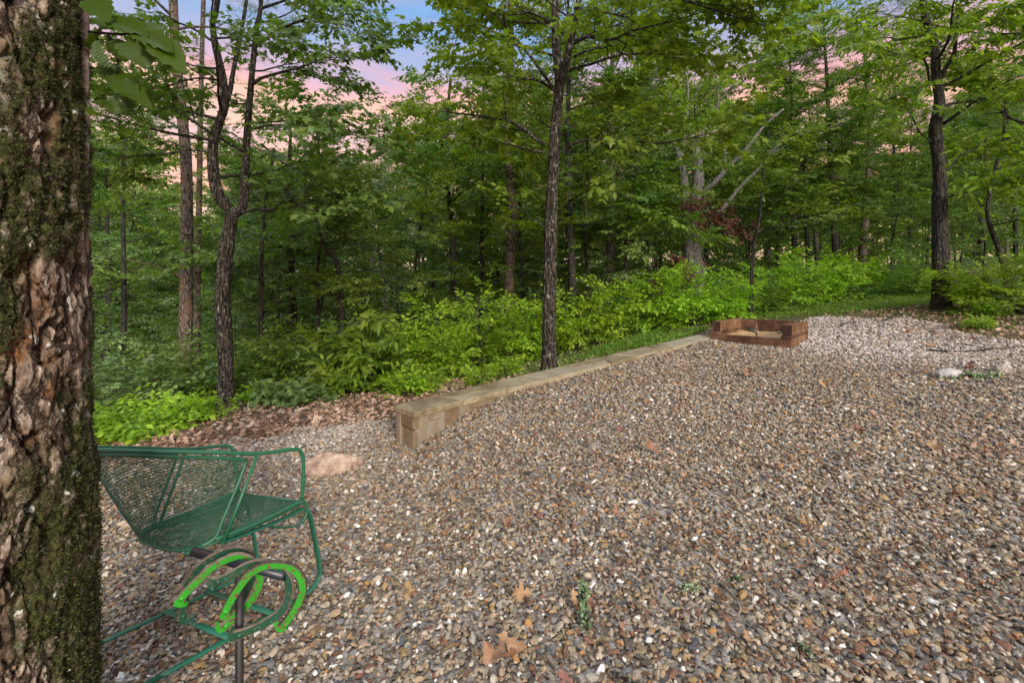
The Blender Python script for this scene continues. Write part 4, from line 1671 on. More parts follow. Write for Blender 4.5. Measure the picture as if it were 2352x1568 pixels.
# ------------------------------------------------------------------ the trees that can be told apart
def hero_tree(name, label, stems, limbs, spec, bark, leaf, seed, auto=None, loc=None, lump=.16, sides=14, extra=None, flare=.4, sscale=1.0, dens=1.0):
    """stems: (path [(px,py,depth)...], r0, r1); limbs: (path in pixels, radius, kids, leafy) all as real points"""
    r = np.random.default_rng(seed)
    gw, gl = Geo(), Geo()
    first = np.array([ray(*p) for p in stems[0][0]])
    bx, by = first[0][:2]
    bz = hz(bx, by)
    tops = []
    for k, (path, r0, r1) in enumerate(stems):
        P = np.array([ray(*p) for p in path])
        if k == 0:
            P = np.concatenate([[[bx, by, bz - .35]], P[P[:, 2] > bz + .15]])
        S = spline(P, 46 if k == 0 else 30)
        rr = np.linspace(r0, r1, len(S))
        if k == 0:
            rr = rr * (1 + flare * np.exp(-np.clip(S[:, 2] - bz, 0, 9) / .16))
        tube(gw, S, rr, sides if r0 > .05 else 9, lump=lump, seed=seed + k)
        tops.append((S, rr))
    for l in limbs:
        path, rad, kids, leafy = l
        P = np.array([ray(*p) for p in path])
        limb(gw, gl, None, None, 0, rad, spec, r, 1, path=P, kids=kids, leafy=leafy, dens=dens, sides=7, sscale=sscale)
    for (si, f0, f1, n, L, el0, el1, az0, az1) in (auto or []):
        S, rr = tops[si]
        for i in range(n):
            f = f0 + (f1 - f0) * (i + r.random()) / n
            j = int(f * (len(S) - 1))
            az = math.radians(r.uniform(az0, az1))
            el = r.uniform(el0, el1)
            d = np.array([math.cos(az) * math.cos(el), math.sin(az) * math.cos(el), math.sin(el)])
            limb(gw, gl, S[j], d, L * r.uniform(.7, 1.2), max(.010, rr[j] * .4), spec, r, 1, .10, dens, 5, .3, sscale=sscale)
    base = (bx, by, bz)
    e = empty(name, base)
    tag(e, label, 'tree')
    if extra:
        extra(e, gw, gl, np.array(base), r)
    obj_at(gw, 'trunk', M[bark], e, base)
    obj_at(gl, 'crown', M[leaf], e, base)
    print(label[:30], 'tris', sum(len(f) * (f.shape[1] - 2) for f in gw.f + gl.f))
    return e


# centre tree behind the wall
hero_tree('maple_tree', 'slim dark forked tree rising just behind the middle of the stone wall',
          [([(1262, 845, 6.25), (1262, 700, 6.25), (1264, 560, 6.25), (1270, 400, 6.25), (1278, 270, 6.28), (1284, 190, 6.3), (1276, 90, 6.35), (1275, 0, 6.4), (1268, -300, 6.6), (1280, -900, 6.9)], .098, .03),
           ([(1282, 215, 6.29), (1296, 160, 6.25), (1312, 90, 6.2), (1330, 0, 6.15), (1365, -250, 6.0), (1390, -700, 5.9)], .058, .02)],
          [([(1252, 332, 6.25), (1228, 318, 6.2), (1195, 290, 6.1), (1140, 272, 5.9), (1060, 262, 5.7), (980, 250, 5.6)], .032, 9, .2),
           ([(1252, 350, 6.25), (1215, 345, 6.4), (1150, 330, 6.8), (1075, 345, 7.2)], .02, 7, .2),
           ([(1290, 350, 6.25), (1318, 330, 6.2), (1352, 322, 6.1), (1385, 330, 6.0), (1408, 350, 5.95), (1412, 378, 5.9)], .026, 3, .4),
           ([(1360, 322, 6.1), (1430, 318, 6.1), (1500, 330, 6.0), (1580, 318, 5.9), (1660, 300, 5.8)], .018, 8, .15),
           ([(1318, 100, 6.2), (1350, 84, 6.1), (1405, 92, 5.9), (1450, 72, 5.8), (1540, 50, 5.6), (1640, 20, 5.4)], .030, 9, .2),
           ([(1320, 130, 6.2), (1370, 110, 6.5), (1440, 105, 7.0), (1530, 130, 7.4)], .02, 8, .2),
           ([(1270, 205, 6.28), (1235, 185, 6.2), (1190, 180, 6.0), (1120, 150, 5.8)], .02, 7, .2),
           ([(1258, 520, 6.25), (1235, 510, 6.3), (1210, 490, 6.4), (1190, 455, 6.5)], .010, 3, .4),
           ([(1275, 60, 6.35), (1220, 30, 6.3), (1150, 35, 6.2), (1050, 10, 6.0)], .022, 9, .2),
           ([(1345, -60, 6.1), (1430, -50, 5.6), (1540, -10, 5.2), (1660, 30, 4.9), (1760, 60, 4.8)], .026, 12, .25),
           ([(1350, -120, 6.1), (1480, -130, 5.4), (1620, -60, 5.0), (1740, -20, 4.8)], .024, 12, .3),
           ([(1320, 20, 6.2), (1400, 30, 6.6), (1500, 60, 7.0), (1620, 120, 7.4), (1720, 170, 7.6)], .022, 10, .25)],
          S_OAK, 'bark_oak', 'leaf_yellow', 21,
          auto=[(0, .52, .98, 11, 2.0, .1, .6, 0, 360), (1, .3, .95, 7, 1.8, .1, .6, -60, 200)], dens=.85)

# forked oak on the left
hero_tree('oak_tree', 'crooked dark oak that forks low, standing behind the wall end on the left',
          [([(520, 935, 6.6), (518, 820, 6.6), (512, 700, 6.6), (516, 600, 6.6), (528, 520, 6.6), (532, 490, 6.6), (505, 455, 6.55), (492, 410, 6.5), (488, 340, 6.5), (500, 290, 6.5), (515, 245, 6.5), (512, 180, 6.5), (496, 110, 6.5), (488, 50, 6.55), (500, 0, 6.6), (520, -300, 6.8)], 0.105, .028),
           ([(532, 492, 6.6), (556, 478, 6.6), (562, 420, 6.65), (566, 330, 6.7), (572, 250, 6.7), (580, 160, 6.75), (590, 60, 6.8), (600, 0, 6.85), (615, -300, 7.2)], .066, .022),
           ([(514, 250, 6.5), (528, 210, 6.55), (535, 170, 6.6), (548, 100, 6.7), (560, 40, 6.8), (575, -60, 6.9)], .036, .02)],
          [([(545, 490, 6.6), (590, 480, 6.5), (625, 482, 6.4), (645, 465, 6.35), (670, 462, 6.3), (720, 485, 6.2), (790, 480, 6.1)], .026, 6, .45),
           ([(578, 195, 6.72), (600, 180, 6.6), (650, 165, 6.4), (700, 152, 6.2), (750, 132, 6.0), (775, 150, 5.9)], .026, 8, .4),
           ([(570, 300, 6.7), (620, 288, 6.5), (700, 290, 6.2), (780, 300, 6.0), (860, 330, 5.9)], .020, 8, .3),
           ([(585, 110, 6.8), (640, 70, 6.6), (720, 40, 6.3), (780, 50, 6.2), (815, 90, 6.1)], .024, 9, .35),
           ([(600, 20, 6.85), (660, 0, 6.7), (720, -20, 6.5), (770, -10, 6.4)], .022, 7, .3),
           ([(488, 350, 6.5), (440, 345, 6.4), (370, 355, 6.2), (300, 360, 6.0), (240, 372, 5.9)], .018, 8, .2),
           ([(508, 185, 6.5), (450, 180, 6.4), (380, 200, 6.2), (310, 210, 6.1)], .016, 6, .2),
           ([(495, 100, 6.5), (430, 60, 6.4), (350, 40, 6.3), (270, 30, 6.2)], .018, 6, .2),
           ([(600, 330, 6.6), (660, 380, 6.6), (740, 400, 6.6), (820, 390, 6.6)], .014, 6, .2)],
          S_OAK, 'bark_oak', 'leaf_dark', 22,
          auto=[(0, .45, .9, 7, 1.7, .0, .5, 60, 300), (1, .3, .8, 5, 1.5, 0, .5, 0, 360)], dens=.8)

# right chestnut-leaved tree, with its large leaves as parts


def chest_extra(e, gw, gl, base, r):
    v, f = leaf_shape('long')
    g = Geo()
    g.add(v, f)
    me = g.mesh('leaf', M['leaf_yellow'])
    spots = []
    for (a, b) in (((2150, 200), (2000, 110)), ((2150, 235), (2352, 165)), ((2165, 430), (2340, 395)), ((2148, 160), (2060, 330)), ((2170, 300), (2250, 560)), ((2120, 120), (1960, 250)), ((2160, 90), (2330, 60))):
        for q in range(26):
            t = r.uniform(.15, 1)
            px = a[0] + (b[0] - a[0]) * t + r.normal(0, 14)
            py = a[1] + (b[1] - a[1]) * t + r.normal(0, 22)
            spots.append(ray(px, py, 8.6 + r.normal(0, .45)))
    for p in spots:
        o = link('leaf', me, e)
        o.location = tuple(p - base)
        o.rotation_euler = (r.normal(0, .5), r.uniform(.2, 1.1), r.uniform(0, 6.28))
        s = r.uniform(.12, .2)
        o.scale = (s, s, s)


hero_tree('chestnut_tree', 'black-barked tree with large drooping leaves beside the leaf litter at far right',
          [([(2163, 712, 9.3), (2160, 600, 9.3), (2158, 480, 9.3), (2158, 380, 9.28), (2148, 300, 9.25), (2158, 240, 9.2), (2150, 170, 9.2), (2146, 100, 9.2), (2120, 0, 9.2), (2110, -300, 9.2), (2120, -700, 9.3)], .140, .035),
           ([(2152, 200, 9.2), (2170, 160, 9.1), (2192, 120, 9.0), (2200, 40, 8.9), (2230, -120, 8.8)], .045, .02)],
          [([(2166, 285, 9.25), (2200, 262, 9.0), (2250, 225, 8.7), (2300, 195, 8.4), (2380, 160, 8.1)], .032, 9, .3),
           ([(2135, 185, 9.2), (2125, 140, 9.1), (2095, 128, 8.9), (2050, 122, 8.6), (1985, 95, 8.3)], .024, 8, .3),
           ([(2140, 215, 9.2), (2128, 190, 9.1), (2118, 215, 9.0), (2080, 165, 8.7)], .014, 3, .4),
           ([(2168, 455, 9.3), (2230, 440, 9.0), (2290, 425, 8.8), (2360, 395, 8.5)], .018, 7, .3),
           ([(2172, 400, 9.3), (2215, 350, 9.4), (2290, 330, 9.6), (2360, 300, 9.8)], .018, 7, .25),
           ([(2145, 330, 9.25), (2110, 300, 9.3), (2080, 250, 9.4), (2000, 220, 9.5)], .018, 7, .25),
           ([(2155, 60, 9.2), (2080, 40, 9.0), (2000, 30, 8.8)], .02, 8, .2),
           ([(2200, 60, 8.9), (2260, 40, 8.6), (2340, 60, 8.3)], .02, 8, .2)],
          S_CHEST, 'bark_dark', 'leaf_yellow', 23,
          auto=[(0, .5, .95, 9, 2.2, .0, .5, 0, 360)], extra=chest_extra, dens=.9)

# scaly pine on the left


def pine(label, path, r0, r1, seed, dead=(), crown_from=.55, L=1.9, n=9):
    def ex(e, gw, gl, base, r):
        for P in dead:
            Q = spline(np.array([ray(*p) for p in P]), 14)
            tube(gw, Q, np.linspace(.022, .005, 14), 6, lump=.2)
    return hero_tree('pine_tree', label, [(path, r0, r1)], [], S_PINE, 'bark_pine', 'needle', seed,
                     auto=[(0, crown_from, .99, n, L, -.05, .45, 0, 360)], extra=ex, lump=.12, flare=.2)


pine('tall scaly brown pine with a long bare limb low on its left side',
     [(426, 800, 9.4), (428, 650, 9.4), (430, 520, 9.4), (428, 380, 9.4), (414, 230, 9.4), (404, 120, 9.4), (398, 0, 9.4), (390, -400, 9.5), (385, -900, 9.7)], .125, .06, 31,
     dead=[[(418, 640, 9.4), (400, 628, 9.3), (360, 612, 9.1), (300, 598, 8.8), (235, 590, 8.5)], [(405, 330, 9.4), (380, 325, 9.4), (365, 345, 9.4)], [(400, 128, 9.4), (385, 95, 9.3), (390, 60, 9.2)]], crown_from=.72)
pine('thinner pine trunk standing just behind the tall scaly pine',
     [(452, 800, 12.5), (455, 600, 12.5), (458, 420, 12.5), (460, 300, 12.5), (462, 200, 12.5), (470, -100, 12.6)], .085, .05, 32, crown_from=.66, L=1.3, n=8)
pine('straight reddish pine trunk just left of the centre tree',
     [(1168, 735, 13), (1170, 620, 13), (1178, 500, 13), (1172, 420, 13), (1164, 340, 13), (1170, 200, 13), (1175, -100, 13), (1180, -300, 13)], .145, .08, 33, crown_from=.62, L=1.8, n=8)
pine('pine with bright green needles between the dead tree and the chestnut-leaved tree',
     [(1975, 690, 19), (1980, 600, 19), (1988, 480, 19), (1996, 380, 19), (1998, 280, 19), (1990, 180, 19), (1985, 60, 19)], .17, .05, 34, crown_from=.62, L=2.6, n=12,
     dead=[[(1996, 340, 19), (2030, 318, 18.8), (2080, 300, 18.5)], [(1998, 300, 19), (1960, 265, 19.2), (1925, 262, 19.4)]])

# dead grey double trunk with bare limbs and hanging brown leaves


def dead_extra(e, gw, gl, base, r):
    gd = Geo()
    for cx_, cy_, sx, sy, n in ((1555, 610, 45, 38, 34), (1640, 490, 60, 28, 26), (1600, 470, 25, 30, 14), (1690, 520, 35, 28, 14), (1530, 650, 50, 25, 18)):
        P = np.array([ray(cx_ + r.normal(0, sx * .55), cy_ + r.normal(0, sy * .6), 14.6 + r.normal(0, .5)) for _ in range(n)])
        put_sprays(gd, gw, ('oval', .11, .42, 12, 3), P, r.uniform(0, 6.28, n), r.uniform(-1.4, -.5, n), r.uniform(.7, 1.2, n), r)
    o = obj_at(gd, 'dead_leaves', M['leaf_dead'], e, base)
    for _ in range(16):
        a = ray(r.uniform(1560, 1625), r.uniform(430, 640), 14.9)
        b = a + np.array([r.normal(0, .9), r.normal(0, .6), r.uniform(-.9, -.1)])
        m_ = (a + b) / 2 + np.array([0, 0, .25])
        tube(gw, spline([a, m_, b], 8), np.linspace(.018, .004, 8), 5)


hero_tree('dead_tree', 'dead grey double-trunked tree with bare limbs and hanging reddish-brown leaves',
          [([(1598, 700, 15), (1600, 620, 15), (1592, 540, 15), (1596, 460, 15), (1604, 400, 15), (1596, 330, 15)], .25, .13),
           ([(1588, 640, 15), (1580, 540, 15), (1574, 450, 15), (1566, 380, 15), (1556, 340, 15)], .19, .10),
           ([(1604, 450, 15), (1640, 420, 14.8), (1672, 385, 14.7), (1712, 345, 14.6), (1755, 290, 14.5), (1800, 250, 14.3)], .085, .025),
           ([(1600, 520, 15), (1650, 490, 14.8), (1700, 430, 14.6), (1745, 385, 14.5), (1790, 330, 14.3), (1850, 298, 14)], .075, .02),
           ([(1700, 352, 14.6), (1745, 345, 14.5), (1790, 345, 14.3), (1820, 310, 14.2)], .035, .012),
           ([(1668, 390, 14.7), (1662, 330, 14.8), (1650, 270, 14.9), (1648, 190, 15)], .05, .02),
           ([(1562, 350, 15), (1530, 300, 15), (1510, 240, 15.2), (1490, 190, 15.3)], .05, .015),
           ([(1598, 560, 15), (1640, 545, 14.8), (1690, 530, 14.7)], .03, .01)],
          [([(1598, 340, 15), (1560, 250, 14.9), (1500, 200, 14.8), (1440, 160, 14.8)], .05, 8, .3),
           ([(1598, 340, 15), (1640, 250, 15.2), (1700, 180, 15.4), (1760, 120, 15.5)], .05, 8, .3),
           ([(1570, 340, 15), (1580, 200, 15.4), (1560, 80, 15.5), (1590, -80, 15.6)], .06, 10, .2)],
          S_FAR, 'bark_dead', 'leaf_mid', 24, extra=dead_extra, lump=.35, sides=12, dens=.9)

# slender dark trunks that stand out in the wood
M_THIN = [
    ('thin leaning dark sapling just behind the timber pit', [(1726, 735, 10.6), (1727, 640, 10.6), (1732, 560, 10.6), (1745, 495, 10.6), (1752, 400, 10.7), (1765, 300, 10.8)], .05, .018, 'leaf_mid'),
    ('crooked slim tree with a bent brown stem right of the forked oak', [(784, 740, 9.5), (780, 660, 9.5), (772, 600, 9.5), (752, 575, 9.5), (738, 555, 9.5), (728, 500, 9.6), (735, 400, 9.7), (728, 300, 9.8)], .075, .02, 'leaf_dark'),
    ('slender dark trunk directly right of the forked oak', [(596, 860, 8.6), (598, 740, 8.6), (600, 620, 8.6), (606, 500, 8.6), (618, 420, 8.6), (630, 340, 8.6)], .048, .02, 'leaf_dark'),
    ('straight thin trunk between the forked oak and the crooked slim tree', [(730, 760, 10.5), (729, 640, 10.5), (733, 560, 10.5), (728, 420, 10.5), (735, 280, 10.5)], .055, .02, 'leaf_mid'),
    ('dark trunk behind the brightest bush, left of the reddish pine', [(1042, 690, 14.5), (1040, 560, 14.5), (1030, 440, 14.5), (1026, 300, 14.5), (1035, 180, 14.5)], .11, .04, 'leaf_dark'),
    ('grey slender trunk close on the left of the reddish pine', [(1104, 730, 15.5), (1106, 600, 15.5), (1108, 440, 15.5), (1112, 300, 15.5), (1108, 150, 15.5)], .085, .03, 'leaf_mid'),
    ('dark thin stem just right of the centre tree', [(1352, 740, 13), (1348, 620, 13), (1344, 520, 13), (1350, 400, 13), (1346, 280, 13)], .065, .025, 'leaf_dark'),
    ('dark leaning trunk wrapped in leaves midway between centre tree and dead tree', [(1438, 745, 12.5), (1440, 620, 12.5), (1438, 540, 12.5), (1452, 430, 12.5), (1470, 330, 12.6)], .085, .03, 'leaf_mid'),
    ('slim dark trunk on the left behind the mossy trunk edge', [(284, 800, 11), (285, 680, 11), (284, 560, 11), (282, 420, 11), (290, 300, 11)], .065, .03, 'leaf_mid'),
    ('forked bent dark sapling at the far right beyond the chestnut-leaved tree', [(2312, 660, 10.2), (2300, 590, 10.2), (2278, 530, 10.2), (2268, 480, 10.2), (2282, 400, 10.2), (2302, 330, 10.2), (2312, 220, 10.2)], .06, .02, 'leaf_yellow'),
    ('dark trunk right of the dead tree, behind the far bushes', [(1858, 690, 17), (1857, 600, 17), (1852, 520, 17), (1846, 400, 17), (1850, 280, 17)], .10, .04, 'leaf_mid'),
    ('thin trunk close behind the left side of the dark leaning trunk', [(1402, 760, 16), (1404, 640, 16), (1400, 500, 16), (1395, 380, 16), (1400, 250, 16)], .07, .03, 'leaf_dark'),
    ('dark trunk left of the bent brown stem, half hidden by saplings', [(668, 760, 12.5), (670, 660, 12.5), (664, 560, 12.5), (660, 430, 12.5), (668, 300, 12.5)], .08, .03, 'leaf_dark'),
    ('slim trunk rising left of the dark trunk behind the brightest bush', [(952, 720, 15), (955, 600, 15), (972, 480, 15), (985, 380, 15), (978, 300, 15)], .07, .025, 'leaf_mid'),
]
for k, (lb, path, r0, r1, lf) in enumerate(M_THIN):
    d = path[0][2]
    L = 0.105 * d + .45
    hero_tree('slender_tree', lb, [(path, r0, r1)], [], S_MID if d < 12 else S_FAR, 'bark_dark', lf, 50 + k,
              auto=[(0, .42, .98, 8 if d > 12 else 7, L, -.05, .45, 0, 360)], sides=9, lump=.14, flare=.2, dens=.8)

# ------------------------------------------------------------------ shared kinds for the wood, saplings and bushes
KINDS = {}


def build_kinds():
    for nm, args, lf, bk in (
            ('a', (101, 14, .16, 3.2, 3.3, S_FAR, 21), 'leaf_mid', 'bark_dark'),
            ('b', (102, 15, .19, 4.0, 3.0, S_FAR, 19), 'leaf_dark', 'bark_grey'),
            ('c', (103, 12, .13, 2.2, 2.8, S_FAR, 20), 'leaf_yellow', 'bark_dark'),
            ('d', (104, 16, .20, 5.0, 3.4, S_FAR, 20), 'leaf_mid', 'bark_grey')):
        gw, gl = make_crown_tree(*args, dens=.78)
        KINDS['tree_' + nm] = Kind('wood_tree', gw, gl, bk, lf)
    gw, gl = make_crown_tree(105, 15, .17, 7.0, 2.6, ('needle', .2, .7, 12, 3), 20, dens=.6, lean=.2, profile='cone', elev=(.0, .5))
    KINDS['pine'] = Kind('pine_tree', gw, gl, 'bark_pine', 'needle')
    for nm, args, kw, lf in (
            ('a', (111, 4.2, .035, .5, 1.5, S_MID, 13), dict(profile='flat', elev=(-.1, .35)), 'leaf_mid'),
            ('b', (112, 3.2, .028, .3, 1.3, S_NEAR, 12), dict(profile='round', elev=(0, .6)), 'leaf_blue'),
            ('c', (113, 5.5, .045, .8, 1.8, S_MID, 15), dict(profile='flat', elev=(-.1, .3)), 'leaf_dark')):
        gw, gl = make_crown_tree(*args, lean=.35, bark_sides=7, **kw)
        KINDS['sap_' + nm] = Kind('sapling', gw, gl, 'bark_dark', lf, wood_name='stem')
    KINDS['tree_e'] = KINDS['tree_a'].reskin('leaf_dark')
    KINDS['tree_f'] = KINDS['tree_c'].reskin('leaf_mid')
    KINDS['sap_d'] = KINDS['sap_a'].reskin('leaf_blue')
    KINDS['sap_e'] = KINDS['sap_b'].reskin('leaf_mid')
    KINDS['sap_f'] = KINDS['sap_a'].reskin('leaf_lime')

    def bush(seed, H, R, n, spec, leaf, name='bush', dens=1.0, el=(.5, 1.35)):
        r = np.random.default_rng(seed)
        gw, gl = Geo(), Geo()
        for i in range(n):
            az = r.uniform(0, 6.28)
            e_ = r.uniform(*el)
            c = np.array([math.cos(az) * math.cos(e_), math.sin(az) * math.cos(e_), math.sin(e_)])
            L = 1 / math.sqrt((math.cos(e_) / R) ** 2 + (math.sin(e_) / H) ** 2) * r.uniform(.75, 1.08)
            p = np.array([r.normal(0, R * .18), r.normal(0, R * .18), -.05])
            limb(gw, gl, p, c, L, .009, spec, r, 1, .32, dens, 4, .22, kids=max(5, int(L * 7)), wiggle=.10, upt=.1)
        return Kind(name, gw, gl, 'bark_dark', leaf, crown_name='foliage', wood_name='stem')
    KINDS['bush_a'] = bush(121, 1.2, .95, 15, S_LIME, 'leaf_lime')
    KINDS['bush_b'] = bush(122, 1.0, .85, 13, S_LIME, 'leaf_lime')
    KINDS['bush_c'] = bush(123, 1.15, .7, 12, S_LIME, 'leaf_lime')
    KINDS['bush_low'] = bush(124, .5, .7, 11, S_LIME, 'leaf_lime', el=(.25, 1.0))
    KINDS['bush_dark'] = KINDS['bush_a'].reskin('leaf_mid')
    KINDS['bush_blue'] = KINDS['bush_b'].reskin('leaf_blue')
    KINDS['bush_yel'] = KINDS['bush_c'].reskin('leaf_yellow')
    KINDS['big_leaf'] = bush(125, 1.0, .6, 6, ('long', .17, .3, 8, 1), 'leaf_yellow', dens=.8)
    KINDS['seedling'] = bush(126, .32, .25, 5, ('oval', .07, .16, 6, 1), 'leaf_lime', name='seedling', el=(.5, 1.3))
    KINDS['plant_grey'] = bush(127, .38, .36, 7, ('lobed', .09, .2, 7, 1), 'leaf_blue', name='leafy_plant', el=(.3, 1.2))
    for k, v in KINDS.items():
        print(k, tri_count(v.w), tri_count(v.c))


build_kinds()


def by_pixel(px, d):
    x = (px - CX) / F * d
    return x, d


BUSH = [  # pixel x, depth, kind, scale, height factor, label
    (1052, 8.4, 'bush_a', 1.1, 1.08, 'big rounded yellow-green bush to the left of the centre tree'),
    (940, 8.4, 'bush_c', .85, 1.0, 'yellow-green bush hugging the left flank of the big rounded bush'),
    (1150, 9.2, 'bush_b', 1.0, 1.1, 'yellow-green bush below the reddish pine, right of the big rounded bush'),
    (1325, 9.6, 'bush_b', 1.1, 1.15, 'bright green bush immediately right of the centre tree'),
    (1225, 9.8, 'bush_b', 1.0, 1.1, 'bright green bush showing behind the centre tree trunk'),
    (1400, 10.6, 'bush_dark', .9, .9, 'duller green bush filling the gap right of the centre tree bush'),
    (1490, 10.5, 'bush_b', 1.1, 1.1, 'bright bush beside the far end of the wall, nearest the timber pit on its left'),
    (1590, 10.4, 'bush_c', 1.05, 1.05, 'tall bright bush with upright leafy tips rising left of the timber pit'),
    (1650, 11.0, 'bush_a', .90, .85, 'bright bush directly behind the left corner of the timber pit'),
    (1560, 11.6, 'bush_yel', 1.1, .95, 'olive green bush in front of the dead grey tree'),
    (1745, 11.4, 'bush_dark', .80, .75, 'mid green bush behind the middle of the timber pit'),
    (1790, 12.2, 'bush_a', 1.0, .95, 'bright bush behind the right corner of the timber pit'),
    (1875, 12.9, 'bush_b', 1.15, 1.1, 'wide bright bush at the back of the grass beyond the pit'),
    (1945, 13.8, 'bush_a', 1.0, .9, 'bright bush at the foot of the bright-needled pine'),
    (2060, 13.0, 'bush_yel', 1.05, .8, 'olive bush left of the chestnut-leaved trunk'),
    (2112, 11.8, 'bush_dark', .8, .7, 'low leafy bush touching the left of the chestnut-leaved trunk'),
    (2285, 8.9, 'bush_b', 1.05, .85, 'bright spreading bush right of the chestnut-leaved trunk'),
    (2350, 8.0, 'bush_yel', .9, .9, 'olive bush cut by the right edge of the picture'),
    (355, 5.15, 'bush_low', .88, .8, 'low bright lime bush behind the patio chair'),
    (245, 5.1, 'bush_low', .8, .95, 'low lime bush against the edge of the mossy trunk'),
    (255, 6.6, 'bush_blue', 1.0, .9, 'blue-green bush behind the low lime bushes on the left'),
    (355, 7.2, 'bush_blue', 1.05, .85, 'blue-green bush below the tall scaly pine'),
    (440, 8.0, 'bush_dark', .95, .9, 'dark green bush between the tall scaly pine and the forked oak'),
    (620, 8.2, 'bush_dark', .9, .85, 'dark green bush just right of the forked oak foot'),
    (705, 7.9, 'bush_dark', .95, 1.0, 'mid green bush halfway between the forked oak and the wall end'),
    (790, 7.6, 'big_leaf', 1.15, 1.25, 'upright young plant with long large leaves at the wood edge left of the wall end'),
    (850, 7.3, 'big_leaf', 1.0, 1.05, 'long-leaved young plant nearest the wall end'),
    (865, 9.0, 'bush_yel', 1.0, 1.0, 'olive green bush behind the wall end'),
    (760, 8.6, 'bush_blue', 1.1, 1.1, 'pale blue-green bush under the bent brown stem'),
    (540, 8.4, 'bush_blue', 1.0, 1.0, 'blue-green bush directly behind the forked oak foot'),
]
for px, d, k, s, hf, lb in BUSH:
    x, y = by_pixel(px, d)
    KINDS[k].place(x, y, RNG.uniform(0, 6.28), s, lb, 'bush', sz=s * hf)
SEED = [
    (935, 6.0, 'seedling', 1.15, 'bright seedling just above the wall end coping'),
    (905, 6.25, 'seedling', .9, 'small bright seedling left of the one above the wall end'),
    (985, 6.3, 'seedling', .9, 'bright seedling further up behind the wall'),
    (665, 6.3, 'plant_grey', 1.1, 'grey-green lobed plant at the litter edge'),
    (700, 6.2, 'plant_grey', .9, 'small grey-green plant right of the larger lobed one'),
    (1100, 6.4, 'seedling', .8, 'little seedling midway along behind the wall'),
    (1170, 6.6, 'seedling', .9, 'little seedling left of the centre tree foot'),
    (2260, 7.4, 'seedling', .8, 'seedling in the leaf litter right of the chestnut-leaved trunk'),
    (2255, 8.3, 'seedling', 1.1, 'taller seedling between chestnut-leaved trunk and right bush'),
    (440, 5.3, 'seedling', 1.0, 'bright seedling right of the low lime bush'),
    (600, 6.5, 'seedling', 1.0, 'seedling close to the right of the forked oak foot'),
    (1985, 12.2, 'plant_grey', 1.2, 'brownish-grey plant in the grass beyond the pit'),
]
for px, d, k, s, lb in SEED:
    x, y = by_pixel(px, d)
    KINDS[k].place(x, y, RNG.uniform(0, 6.28), s, lb, 'plant')

# the wood itself
SKY = np.array([(230, 290), (322, 300), (335, 470), (490, 470), (505, 330), (735, 330), (750, 445), (830, 445), (845, 330), (930, 330), (1000, 280), (1100, 260), (1250, 200), (1450, 180), (1650, 200), (1800, 260), (1900, 420), (2020, 420), (2120, 330), (2240, 220), (2352, 200)])


def zone(px):
    if px < 480:
        return 'left of the forked oak'
    if px < 860:
        return 'between forked oak and open sky'
    if px < 1260:
        return 'between open sky and centre tree'
    if px < 1600:
        return 'between centre and dead trees'
    if px < 2120:
        return 'between dead and right-hand dark trees'
    return 'right of the black-barked tree'


ORD = ['first', 'second', 'third', 'fourth', 'fifth', 'sixth', 'seventh', 'eighth', 'ninth', 'tenth']
COUNT = {}


def ordinal(key):
    COUNT[key] = COUNT.get(key, 0) + 1
    return ORD[min(9, COUNT[key] - 1)]


